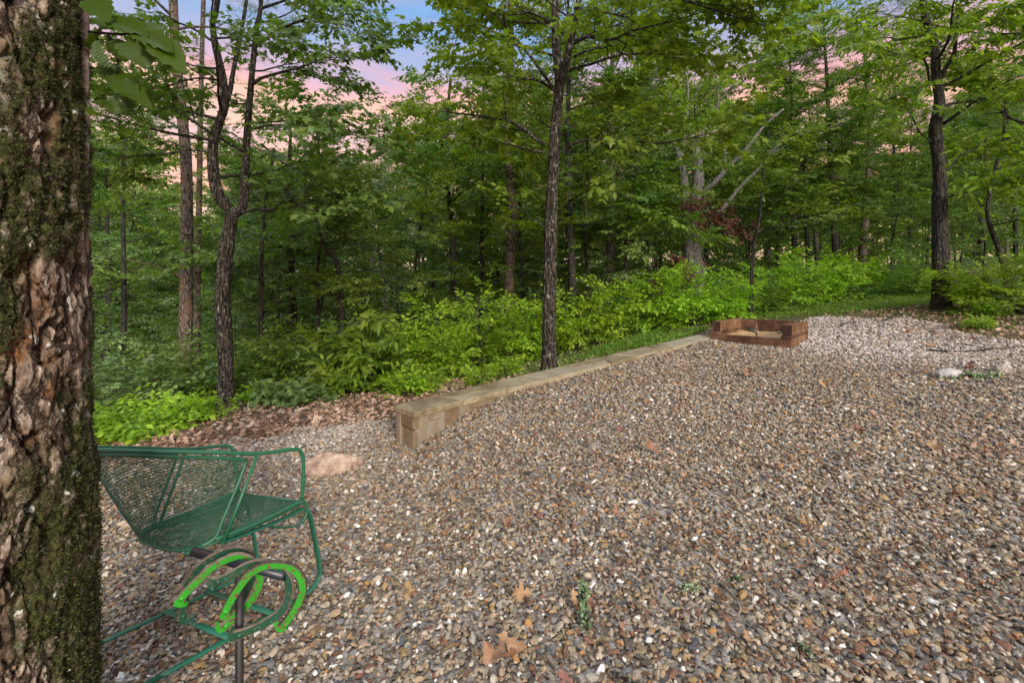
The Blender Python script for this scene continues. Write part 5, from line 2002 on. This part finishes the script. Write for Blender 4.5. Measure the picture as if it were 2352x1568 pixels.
def plant_wood():
    r = np.random.default_rng(77)
    kinds = ['tree_a', 'tree_b', 'tree_c', 'tree_d', 'tree_e', 'tree_f']
    Hk = dict(tree_a=14.5, tree_b=15.5, tree_c=12.5, tree_d=16.5, tree_e=14.5, tree_f=12.5, pine=15.3)
    rows = [(12.8, 9), (16, 12), (20.5, 15), (26, 17), (32, 20), (39, 22), (47, 24)]
    for d0, n in rows:
        for i in range(n):
            px = 120 + (2352 - 40) * (i + r.uniform(.1, .9)) / n
            d = d0 * r.uniform(.92, 1.1)
            x = (px - CX) / F * d
            z = hz(x, d)
            lim = np.interp(px, SKY[:, 0], SKY[:, 1])
            k = kinds[r.integers(0, len(kinds))]
            if r.random() < .12:
                k = 'pine'
            if (1960 < px < 2260 and d < 18.5) or (295 < px < 530 and d < 22):
                continue
            if d0 < 16:
                # near rows: keep out of the open sky wedge and the sun-side patches
                if 740 < px < 1030 or 450 < px < 530 or 1370 < px < 1900 and d < 15.5:
                    continue
                H = r.uniform(9, 13) if px > 700 else r.uniform(6, 9)
            elif d0 < 20:
                if 780 < px < 1000 or 1560 < px < 1640:
                    continue
                H = r.uniform(9, 13) if (px > 1000 or px < 330) else r.uniform(5.5, 8)
            else:
                topz = EZ + (HY - (lim + r.uniform(-30, 90))) / F * d
                H = max(3.5, topz - z)
                if px > 1050:
                    H = max(H, 9)
            s = H / Hk[k]
            hs = np.clip(s, .62, 1.15)
            yaw = r.uniform(0, 6.28)
            far = 'far-off' if d0 > 30 else ('midway' if d0 > 18 else ('second-rank' if d0 > 14 else 'front-rank'))
            zn = zone(px)
            kind = 'slim pine' if k == 'pine' else 'leafy tree'
            gp = '%s %ss %s' % (far, kind, zn)
            lb = '%s %s from the left of the %ss %s' % (ordinal(gp), far, kind, zn) if d0 < 30 else '%s %s %s' % (far, kind, zn)
            KINDS[k].place(x, d, yaw, hs, lb, 'tree', gp, z=z - .1, sz=s)
    # understorey saplings
    sk = ['sap_a', 'sap_b', 'sap_c', 'sap_d', 'sap_e', 'sap_a', 'sap_c']
    for d0, n in ((9.8, 4), (11.8, 8), (14, 10), (18, 14), (24, 18), (31, 18)):
        for i in range(n):
            px = 200 + 2200 * (i + r.uniform(.05, .95)) / n
            d = d0 * r.uniform(.93, 1.08)
            x = (px - CX) / F * d
            if d < 9.4 and px > 1150:
                continue
            if d < 13.5 and px > 1680:
                continue
            if (abs(px - 1262) < 60 and d < 10) or (1440 < px < 1780 and d < 15.5) or (490 < px < 560 and d < 10) or (1950 < px < 2030 and d < 19):
                continue
            k = sk[r.integers(0, len(sk))]
            if px < 420 and r.random() < .25:
                k = 'sap_d'
            s = r.uniform(.7, 1.15) * (1.0 if d0 < 20 else 1.35)
            if px > 1300 and d0 < 15:
                s *= .75
            zn = zone(px)
            far = 'deep' if d0 > 16 else ('front-edge' if d0 < 10 else ('second-row' if d0 < 12 else 'third-row'))
            gp = '%s saplings %s' % (far, zn)
            lb = '%s %s sapling from the left, %s' % (ordinal(gp), far, zn) if d0 < 16 else 'leafy %s sapling %s' % (far, zn)
            KINDS[k].place(x, d, r.uniform(0, 6.28), s, lb, 'sapling', gp)


plant_wood()

# ------------------------------------------------------------------ leaf litter, ground cover, grass (masses)
BT0 = (-1.245, 1.07)
M['debris'] = leaf_mat('leaf_debris', [(0, (.05, .026, .015)), (0.5, (.15, .075, .040)), (0.85, (.26, .13, .06)), (1, (.33, .21, .13))], 0.08, 0.8, 0.0, (1, .8, .6))


def build_litter():
    r = np.random.default_rng(9)
    n = 130000
    y = 3.2 + 12 * r.random(n) ** 1.6
    x = r.uniform(-1.2, 1.2, n) * y
    p = np.stack([x, y, x * 0], -1)
    jx = (fbm(p * 2.2 + 3, 3) - 0.5) * 0.9
    jy = (fbm(p * 2.2 + 31, 3) - 0.5) * 0.9
    ins = inside(GRAVEL, x + jx, y + jy)
    # thick just outside the gravel, thinner in the wood, a few strays on the stones near the edges
    t = (x - WA[0]) * WD[0] + (y - WA[1]) * WD[1]
    s = (x - WA[0]) * WN[0] + (y - WA[1]) * WN[1]
    front = .62 * np.exp(-np.clip(-s - 1.3, 0, 9) / .9) * (t < 3.6) * (t > -7)
    right = sstep(6.5, 7.2, x) * np.exp(-np.clip(x - 8.5, 0, 9) / 1.5) * (y < 10)
    keep = np.clip(.16 + front + right, 0, 1) * (1 - sstep(9, 15, y))
    edge = inside(GRAVEL, x + .5, y - .35) & inside(GRAVEL, x - .6, y)
    crumb = .10 * sstep(.42, .70, fbm(np.stack([x, y, x * 0], -1) * 1.3 + 90, 3)) + .012
    keep = np.where(ins, np.where(edge, crumb, .42), keep)
    k = (r.random(n) < keep) & ~pit_mask(x, y) & ~wall_mask(x, y, .02)
    x, y = x[k], y[k]
    n = len(x)
    print('litter', n)
    z = height(x, y) + r.uniform(.004, .03, n) + .012 * ins[k]
    P = np.stack([x, y, z], 1)
    g = Geo()
    sz = np.where(edge[k] & ins[k], r.uniform(.015, .045, n), r.uniform(.035, .075, n))
    half = r.random(n) < .5
    for kind, m in (('oval', ~half), ('lobed', half & (y < 8)), ('oval', half & (y >= 8))):
        c = m.sum()
        V, Fc = place_leaves(kind, P[m], r.uniform(0, 6.28, c), r.normal(0, .42, c), r.normal(0, .42, c), sz[m] * (1.1 if kind == 'lobed' else 1))
        g.add(V, Fc)
    nb = 20000
    yb = 1.1 + 8.5 * r.random(nb) ** 1.25
    xb = r.uniform(-1.15, 1.15, nb) * yb
    kb = inside(GRAVEL, xb, yb) & ~pit_mask(xb, yb) & ~wall_mask(xb, yb, .02) & (r.random(nb) < .15 + 1.3 * sstep(.42, .68, fbm(np.stack([xb, yb, xb * 0], -1) * 1.5 + 44, 3)))
    kb &= ((xb - BT0[0]) ** 2 + (yb - BT0[1]) ** 2) > .1
    xb, yb = xb[kb], yb[kb]
    cb = len(xb)
    V, Fc = place_leaves('oval', np.stack([xb, yb, height(xb, yb) + r.uniform(.012, .028, cb)], 1), r.uniform(0, 6.28, cb), r.normal(0, .5, cb), r.normal(0, .6, cb), r.uniform(.014, .042, cb))
    gc = Geo()
    gc.add(V, Fc)
    oc = gc.obj('leaf_debris', M['debris'])
    tag(oc, 'brown crumbs of broken leaves and bark among the pebbles', 'leaf debris', kind='stuff')
    o = g.obj('leaf_litter', M['litter'])
    tag(o, 'band of fallen tan and rust leaves between the gravel and the wood', 'leaf litter', kind='stuff')


def build_cover():
    r = np.random.default_rng(10)
    n = 90000
    y = r.uniform(5.3, 16, n)
    x = r.uniform(-1.1, 1.15, n) * y
    t = (x - WA[0]) * WD[0] + (y - WA[1]) * WD[1]
    s = (x - WA[0]) * WN[0] + (y - WA[1]) * WN[1]
    a = np.exp(-((-s - .55) / .55) ** 2) * sstep(1.6, 3.0, t) * (s < -.08) * (t < 7)
    b = sstep(9.5, 10.1, y) * sstep(12.6, 11.2, y) * sstep(4.2, 5.4, x) * sstep(12, 9, x)
    c = sstep(6, 7.5, y) * .10
    k = (r.random(n) < np.clip(a + b + c, 0, 1) * (.3 + .9 * fbm(np.stack([x, y, x * 0], -1) * 1.6, 3))) & ~inside(GRAVEL, x, y)
    x, y = x[k], y[k]
    tt, ss = r.uniform(2.0, 6.6, 15000), -.10 - 1.15 * r.random(15000) ** 1.2
    qx, qy = WA[0] + WD[0] * tt + WN[0] * ss, WA[1] + WD[1] * tt + WN[1] * ss
    m = r.random(15000) < .06 + .75 * sstep(.38, .62, fbm(np.stack([qx, qy, qx * 0], -1) * 2, 3))
    px_, py_ = r.uniform(4.6, 12, 16000), r.uniform(9.9, 12.6, 16000)
    m2 = r.random(16000) < .1 + .9 * sstep(.38, .6, fbm(np.stack([px_, py_, px_ * 0], -1) * 1.4, 3))
    m2 &= ~inside(GRAVEL, px_, py_)
    x, y = np.concatenate([x, qx[m], px_[m2]]), np.concatenate([y, qy[m], py_[m2]])
    n = len(x)
    print('cover', n)
    P = np.stack([x, y, height(x, y) + r.uniform(.01, .09, n)], 1)
    g = Geo()
    V, Fc = place_leaves('oval', P, r.uniform(0, 6.28, n), r.normal(-.1, .45, n), r.normal(0, .4, n), r.uniform(.03, .07, n))
    g.add(V, Fc)
    o = g.obj('ground_cover', M['leaf_cover'])
    tag(o, 'low light green ground plants along the far side of the wall and beyond the pit', 'ground cover', kind='stuff')
    # grass blades
    n = 16000
    y = r.uniform(6, 13, n)
    x = r.uniform(-.2, 1.0, n) * y
    t = (x - WA[0]) * WD[0] + (y - WA[1]) * WD[1]
    s = (x - WA[0]) * WN[0] + (y - WA[1]) * WN[1]
    k = ((s < -.1) & (s > -1.6) & (t > 1.5) & (t < 6.5)) | ((y > 9.6) & (y < 12.2) & (x > 4.6))
    k &= r.random(n) < .8 * fbm(np.stack([x, y, x * 0], -1) * 2, 2)
    x, y = x[k], y[k]
    n = len(x)
    P = np.stack([x, y, height(x, y)], 1)
    v = np.array([(0, -.02, 0), (1, 0, 0), (0, .02, 0)])
    R = rotm(r.uniform(0, 6.28, n), -r.uniform(.7, 1.5, n), r.uniform(0, 3, n))
    V = np.einsum('nij,kj->nki', R, v) * r.uniform(.06, .2, n)[:, None, None] + P[:, None]
    g = Geo()
    g.add(V.reshape(-1, 3), (np.array([[0, 1, 2]])[None] + (np.arange(n) * 3)[:, None, None]).reshape(-1, 3))
    o = g.obj('grass', M['leaf_cover'])
    tag(o, 'thin tufts of light green grass behind the wall and beyond the pit', 'grass', kind='stuff')


M['leaf_cover'] = leaf_mat('leaf_cover', [(0, (.07, .13, .015)), (0.4, (.14, .24, .03)), (0.75, (.22, .33, .055)), (1.0, (.32, .42, .10))], .4, .55, .1)
build_litter()
build_cover()

# fine twigs lying on the stones
M['twig'] = stone_mat('grey_twig', [(0.3, (.06, .045, .035)), (0.55, (.15, .12, .095)), (0.8, (.30, .26, .22))], 25, .6)
M['stick'] = M['twig']


def build_twigs():
    r = np.random.default_rng(12)
    g = Geo()
    n = 0
    while n < 1300:
        y = 1.3 + 7 * r.random() ** 1.7
        x = r.uniform(-1.1, 1.1) * y
        if not inside(GRAVEL, np.array([x]), np.array([y]))[0] or pit_mask(np.array([x]), np.array([y]))[0] or wall_mask(np.array([x]), np.array([y]), .05)[0]:
            continue
        L = r.uniform(.03, .14)
        a = r.uniform(0, 6.28)
        P = []
        c = np.array([x, y])
        for q in range(5):
            P.append((c[0], c[1]))
            a += r.normal(0, .25)
            c = c + np.array([math.cos(a), math.sin(a)]) * L / 4
        P = np.array(P)
        Z = height(P[:, 0], P[:, 1]) + .022 + r.uniform(0, .006)
        Z[0] -= .008
        tube(g, np.column_stack([P, Z]), np.linspace(.0016, .0008, 5), 4, cap=False)
        n += 1
    o = g.obj('fine_twigs', M['twig'])
    tag(o, 'scattered fine twigs and pine needles lying on the pebbles', 'twigs', kind='stuff')


build_twigs()


def stick(label, pts, r0, r1, mat='twig', name='stick', lump=.25, sides=8, forks=0, cat='stick', group=None, lift=.02):
    P = []
    for p in pts:
        q = on_ground(p[0], p[1])
        P.append([q[0], q[1], q[2] + lift + (p[2] if len(p) > 2 else 0)])
    P = np.array(P)
    base = tuple(P[0])
    S = spline(P, 20)
    g = Geo()
    tube(g, S, np.linspace(r0, r1, 20), sides, lump=lump, seed=int(P[0][0] * 100))
    r = np.random.default_rng(int(abs(P[0][0]) * 1000))
    for k in range(forks):
        i = r.integers(5, 17)
        d = np.array([r.normal(0, .12), r.normal(0, .12), r.uniform(.0, .06)])
        tube(g, [S[i], S[i] + d * .6 + [0, 0, .01], S[i] + d], [r0 * .5, r0 * .35, r0 * .2], 5)
    o = obj_at(g, name, M[mat], None, base)
    tag(o, label, cat, group)
    return o


stick('grey twig with a knobbly end at the bottom right', [(1655, 1345), (1690, 1385), (1700, 1410), (1690, 1440)], .004, .003, forks=2)
stick('pale thin stick lying in front of the wall end', [(1122, 1050), (1145, 1022)], .004, .003)
stick('thin straight pale twig above the mossy upright stick', [(1520, 1225), (1522, 1290)], .003, .002)
stick('long pale twig standing out near the bottom centre', [(1075, 1480), (1082, 1520), (1065, 1567)], .0035, .003)
stick('long dark fallen branch across the gravel at the right edge', [(2130, 806), (2200, 812), (2290, 804), (2352, 800)], .012, .008, 'bark_dark', forks=3, sides=7)
stick('curved dark root-like branch right behind the timber pit', [(1930, 752), (1945, 745, .015), (1962, 746, .02), (1972, 752)], .010, .006, 'bark_dark', forks=2)
stick('thin forked branch lying before the chestnut-leaved trunk', [(2020, 742), (2075, 728, .05), (2110, 716, .08), (2140, 722)], .010, .005, 'bark_dark', forks=3)
stick('broken orange-brown dead branch leaning against the forked oak foot', [(565, 948), (540, 930, .12), (515, 915, .35), (492, 905, .55)], .022, .016, 'bark_pine', forks=3)
stick('dark knobbly twig with lichen at the bottom edge', [(1400, 1560), (1440, 1575), (1470, 1600)], .010, .006, 'bark_grey')

M['lichen'] = stone_mat('pale_lichen', [(0.3, (.16, .24, .10)), (0.5, (.32, .46, .22)), (0.75, (.50, .62, .38))], 60, 1.0)


def lichen_stick(label, a, b, ra, standing=0.0, tufts=160, seed=1):
    r = np.random.default_rng(seed)
    p, q = on_ground(*a), on_ground(*b)
    p = p + [0, 0, .012]
    q = q + [0, 0, .018 + standing]
    S = spline([p, (p + q) / 2 + [0, 0, .01], q], 14)
    base = tuple(p)
    e = empty('lichen_stick', base)
    tag(e, label, 'stick')
    g = Geo()
    tube(g, S, ra, 8, lump=.3)
    obj_at(g, 'bark', M['bark_dark'], e, base)
    i = r.integers(0, 14, tufts)
    P = S[i] + r.normal(0, ra * .75, (tufts, 3)) + [0, 0, ra * .5] + [0, -ra * .5, 0]
    V, Fc = place_leaves('lobed', P, r.uniform(0, 6.28, tufts), r.normal(0, .9, tufts), r.normal(0, .9, tufts), r.uniform(.010, .022, tufts) * (ra / .012))
    g = Geo()
    g.add(V, Fc)
    o = obj_at(g, 'lichen', M['lichen'], e, base)
    o['kind'] = 'stuff'


lichen_stick('short stick covered in pale green lichen pointing at the camera, amid brown leaves', (1345, 1452), (1338, 1372), .0125, .035, 260, 1)
lichen_stick('small pale green lichen-crusted bark piece right of the lichen stick', (1560, 1362), (1600, 1360), .009, 0, 120, 2)
lichen_stick('mossy green stick beside the flat grey rock at the right', (2165, 872), (2290, 868), .022, 0, 260, 3)
lichen_stick('lichen bark bits near the bottom, right of the lichen stick', (1830, 1490), (1860, 1520), .008, 0, 70, 4)
lichen_stick('small lichen twig above the lichen-crusted bark piece', (1680, 1336), (1700, 1342), .007, 0, 60, 5)

# rocks
def rk(px, py, size, mat, label, rot=0, seed=0, facet=.35, sink=.3, cat='rock', name='rock'):
    p = on_ground(px, py)
    return rock(name, (p[0], p[1], p[2] + size[2] * sink), size, mat, label, cat, rot=rot, seed=seed, facet=facet)


rk(772, 1078, (.25, .11, .10), 'tanrock', 'long pinkish-tan rock half buried behind the patio chair arm', .25, 61, .9)
rk(2182, 868, (.16, .10, .075), 'greyrock', 'flat grey rock with an angular top at the right', .2, 62)
rk(2306, 856, (.085, .07, .085), 'palerock', 'round whitish rock near the right edge', .5, 63)
rk(2245, 862, (.10, .06, .03), 'palerock', 'low pale stone between the flat grey rock and the round whitish one', .1, 64)
rk(2120, 868, (.06, .04, .025), 'palerock', 'small pale stone left of the flat grey rock', .9, 65)
rk(748, 1345, (.036, .028, .024), 'palerock', 'pinkish-white stone right of the chair leg heel', .9, 66)
rk(1520, 1530, (.022, .02, .016), 'palerock', 'cream pebble larger than its neighbours at the bottom', .9, 67)
rk(300, 1208, (.05, .025, .018), 'tanrock', 'long tan stone beneath the chair back, to the left', .3, 68)
rk(318, 1250, (.045, .022, .018), 'tanrock', 'orange-tan stone below the left side of the chair back', .5, 69)

# individual dry oak leaves
def oak_leaf(seed, curl=1.0):
    r = np.random.default_rng(seed)
    # outline of a lobed leaf, right half then mirrored
    xs = [0, .10, .16, .26, .34, .40, .50, .56, .62, .72, .80, .86, 1.0]
    ws = [.012, .05, .17, .21, .09, .11, .34, .36, .13, .13, .24, .20, .0]
    sh = [0, 0, .03, .06, 0, 0, .06, .10, .01, .01, .05, .07, 0]
    V, Fc = [], []
    n = len(xs)
    for s in (1, -1):
        for i in range(n):
            w = ws[i] * r.uniform(.8, 1.2)
            V.append((xs[i] + sh[i], s * w))
            V.append((xs[i] + sh[i] * .4, s * w * .5))
    for i in range(n):
        V.append((xs[i], 0))
    V = np.array(V)
    c = 4 * n
    for s in range(2):
        o = s * 2 * n
        for i in range(n - 1):
            a, b, a2, b2 = o + 2 * i, o + 2 * i + 1, o + 2 * i + 2, o + 2 * i + 3
            for q in ((a, b, b2, a2), (b, c + i, c + i + 1, b2)):
                Fc.append(q if s else q[::-1])
    x, y = V[:, 0], V[:, 1]
    k1, k2, k3 = r.uniform(.5, 1.6), r.uniform(-1.2, 1.2), r.uniform(3, 7)
    z = curl * (k1 * .9 * y ** 2 + (k2 + .6) * .42 * (x - .5) ** 2 + .07 * np.sin(k3 * x + 5 * y) + .45 * abs(y) * np.sin(k3 * 1.6 * x))
    V3 = np.column_stack([x - .5, y, z])
    g = Geo()
    g.add(V3, Fc)
    th = np.linspace(-.62, -.5, 4)
    tube(g, np.column_stack([th, th * 0, np.interp(0, [0, 1], [z[c], 0]) + (th + .5) * .2]), .012, 4)
    return g.mesh('leaf', M['dryleaf'])


OAKS = [oak_leaf(200 + i, c) for i, c in enumerate((1.0, 1.5, .8, 2.4, 1.2, 1.8))]
LEAVES = [  # px, py, size, label, tilt, mesh
    (1190, 1385, .095, 'large crumpled brown leaf left of the lichen stick', .7, 3),
    (1368, 1418, .075, 'rust-orange leaf standing beside the lichen stick', .7, 5),
    (1310, 1405, .08, 'dark crumpled leaf on the left of the lichen stick', .5, 3),
    (1165, 1264, .075, 'orange oak leaf lying flat in the centre foreground', .15, 0),
    (1166, 1218, .06, 'rust leaf just behind the flat orange oak leaf', .4, 1),
    (1172, 1505, .105, 'pinkish-brown oak leaf near the bottom edge', .6, 4),
    (1150, 1556, .13, 'big pinkish-brown leaf cut by the bottom edge', .6, 3),
    (1638, 1121, .075, 'golden leaf right of centre in mid gravel', .2, 2),
    (1572, 1112, .07, 'pale tan curled leaf left of the golden leaf', .5, 5),
    (1425, 995, .09, 'pale tan oak leaf below the middle of the wall', .2, 0),
    (1498, 1050, .12, 'reddish curled leaf in the middle gravel', .4, 3),
    (1045, 1128, .10, 'brown curled leaf right of the chair arm', .4, 3),
    (1043, 1165, .06, 'small orange leaf in front of the brown curled leaf', .5, 1),
    (478, 1450, .085, 'dusty pink oak leaf under the horseshoes by the chair crossbar', .2, 4),
    (1938, 1352, .085, 'dark brown crumpled leaf at lower right', .6, 3),
    (1880, 1378, .08, 'rust leaf left of the dark crumpled one at lower right', .5, 1),
    (1720, 868, .15, 'brown leaf clump in front of the timber pit', .5, 3),
    (1900, 890, .13, 'orange-brown leaf right of the clump before the pit', .4, 5),
    (2155, 1040, .12, 'tan leaf on the far right of the mid gravel', .3, 1),
    (2195, 1150, .10, 'long brown curled leaf at the right', .3, 5),
    (1975, 1005, .10, 'brown leaf in the right-hand gravel behind the tan one', .4, 3),
    (1415, 1190, .07, 'small rust leaf in the central gravel', .5, 1),
    (1658, 1402, .07, 'orange leaf scrap at lower centre right', .5, 5),
    (1300, 1585, .06, 'orange leaf fragment at the bottom edge', .4, 2),
    (940, 1382, .075, 'curled rust leaf left of the large crumpled one', .6, 5),
    (1080, 1258, .06, 'small curled brown leaf left of the flat orange oak leaf', .6, 1),
    (630, 1112, .075, 'red-brown leaf right of the chair arm post', .4, 1),
    (2140, 800, .20, 'golden-orange leaf patch on the pale stones at right', .3, 2),
    (2085, 775, .18, 'rust leaf before the pale stones at right', .4, 3),
    (2230, 848, .12, 'rust leaf behind the flat grey rock', .4, 1),
    (1090, 925, .12, 'tan oak leaf beside the near third of the wall', .2, 0),
    (1000, 1045, .09, 'orange-red leaf in front of the wall end', .3, 1),
    (1428, 1460, .055, 'bright orange leaf fragment right of the lichen stick', .6, 2),
    (1230, 1010, .08, 'brown leaf scrap in the gravel beside the wall', .4, 5),
    (1715, 1490, .05, 'small rust leaf scrap low on the right', .5, 1),
    (1850, 1220, .06, 'small brown leaf in the right foreground gravel', .5, 5),
]
rl = np.random.default_rng(15)
for px, py, s, lb, tilt, mi in LEAVES:
    p = on_ground(px, py)
    o = link('dry_leaf', OAKS[mi])
    s *= 1.0
    o.location = (p[0], p[1], p[2] + .034 + s * .12 * tilt)
    o.rotation_euler = (rl.normal(0, tilt * .8) - .15, rl.normal(0, tilt * .7), rl.uniform(0, 6.28))
    o.scale = (s, s, s)
    tag(o, lb, 'leaf', 'dry leaves lying on the gravel')
tot = 0
seen = set()
for o in bpy.data.objects:
    if o.type == 'MESH' and o.data.name not in seen:
        seen.add(o.data.name)
        tot += tri_count(o.data) if len(o.data.polygons) < 4000 else len(o.data.polygons)
print('approx unique faces', tot, 'objects', len(bpy.data.objects))


# ------------------------------------------------------------------ the far-off wood that closes the view
def build_far_wood():
    r = np.random.default_rng(91)
    g = Geo()
    n = 5200
    px = r.uniform(-100, 2500, n)
    d = r.uniform(50, 62, n)
    x = (px - CX) / F * d
    z0 = height(x, d)
    top = np.interp(px, [0, 320, 335, 500, 515, 800, 1000, 1500, 2000, 2352], [440, 450, 500, 500, 460, 480, 440, 430, 430, 390]) + 40 * (fbm(np.stack([px / 90, px * 0, px * 0], 1), 3) - .5)
    zt = EZ + (HY - top) / F * d
    z = z0 + (zt - z0) * r.random(n) ** .8
    P = np.stack([x, d, z], 1)
    put_sprays(g, None, ('oval', .62, 1.9, 8, 2), P, r.uniform(0, 6.28, n), r.normal(0, .5, n), r.uniform(.7, 1.2, n), r, roll=.6)
    o = g.obj('distant_wood', M['leaf_yellow'])
    tag(o, 'far-off green wood seen between the trunks', 'wood', kind='stuff')


build_far_wood()
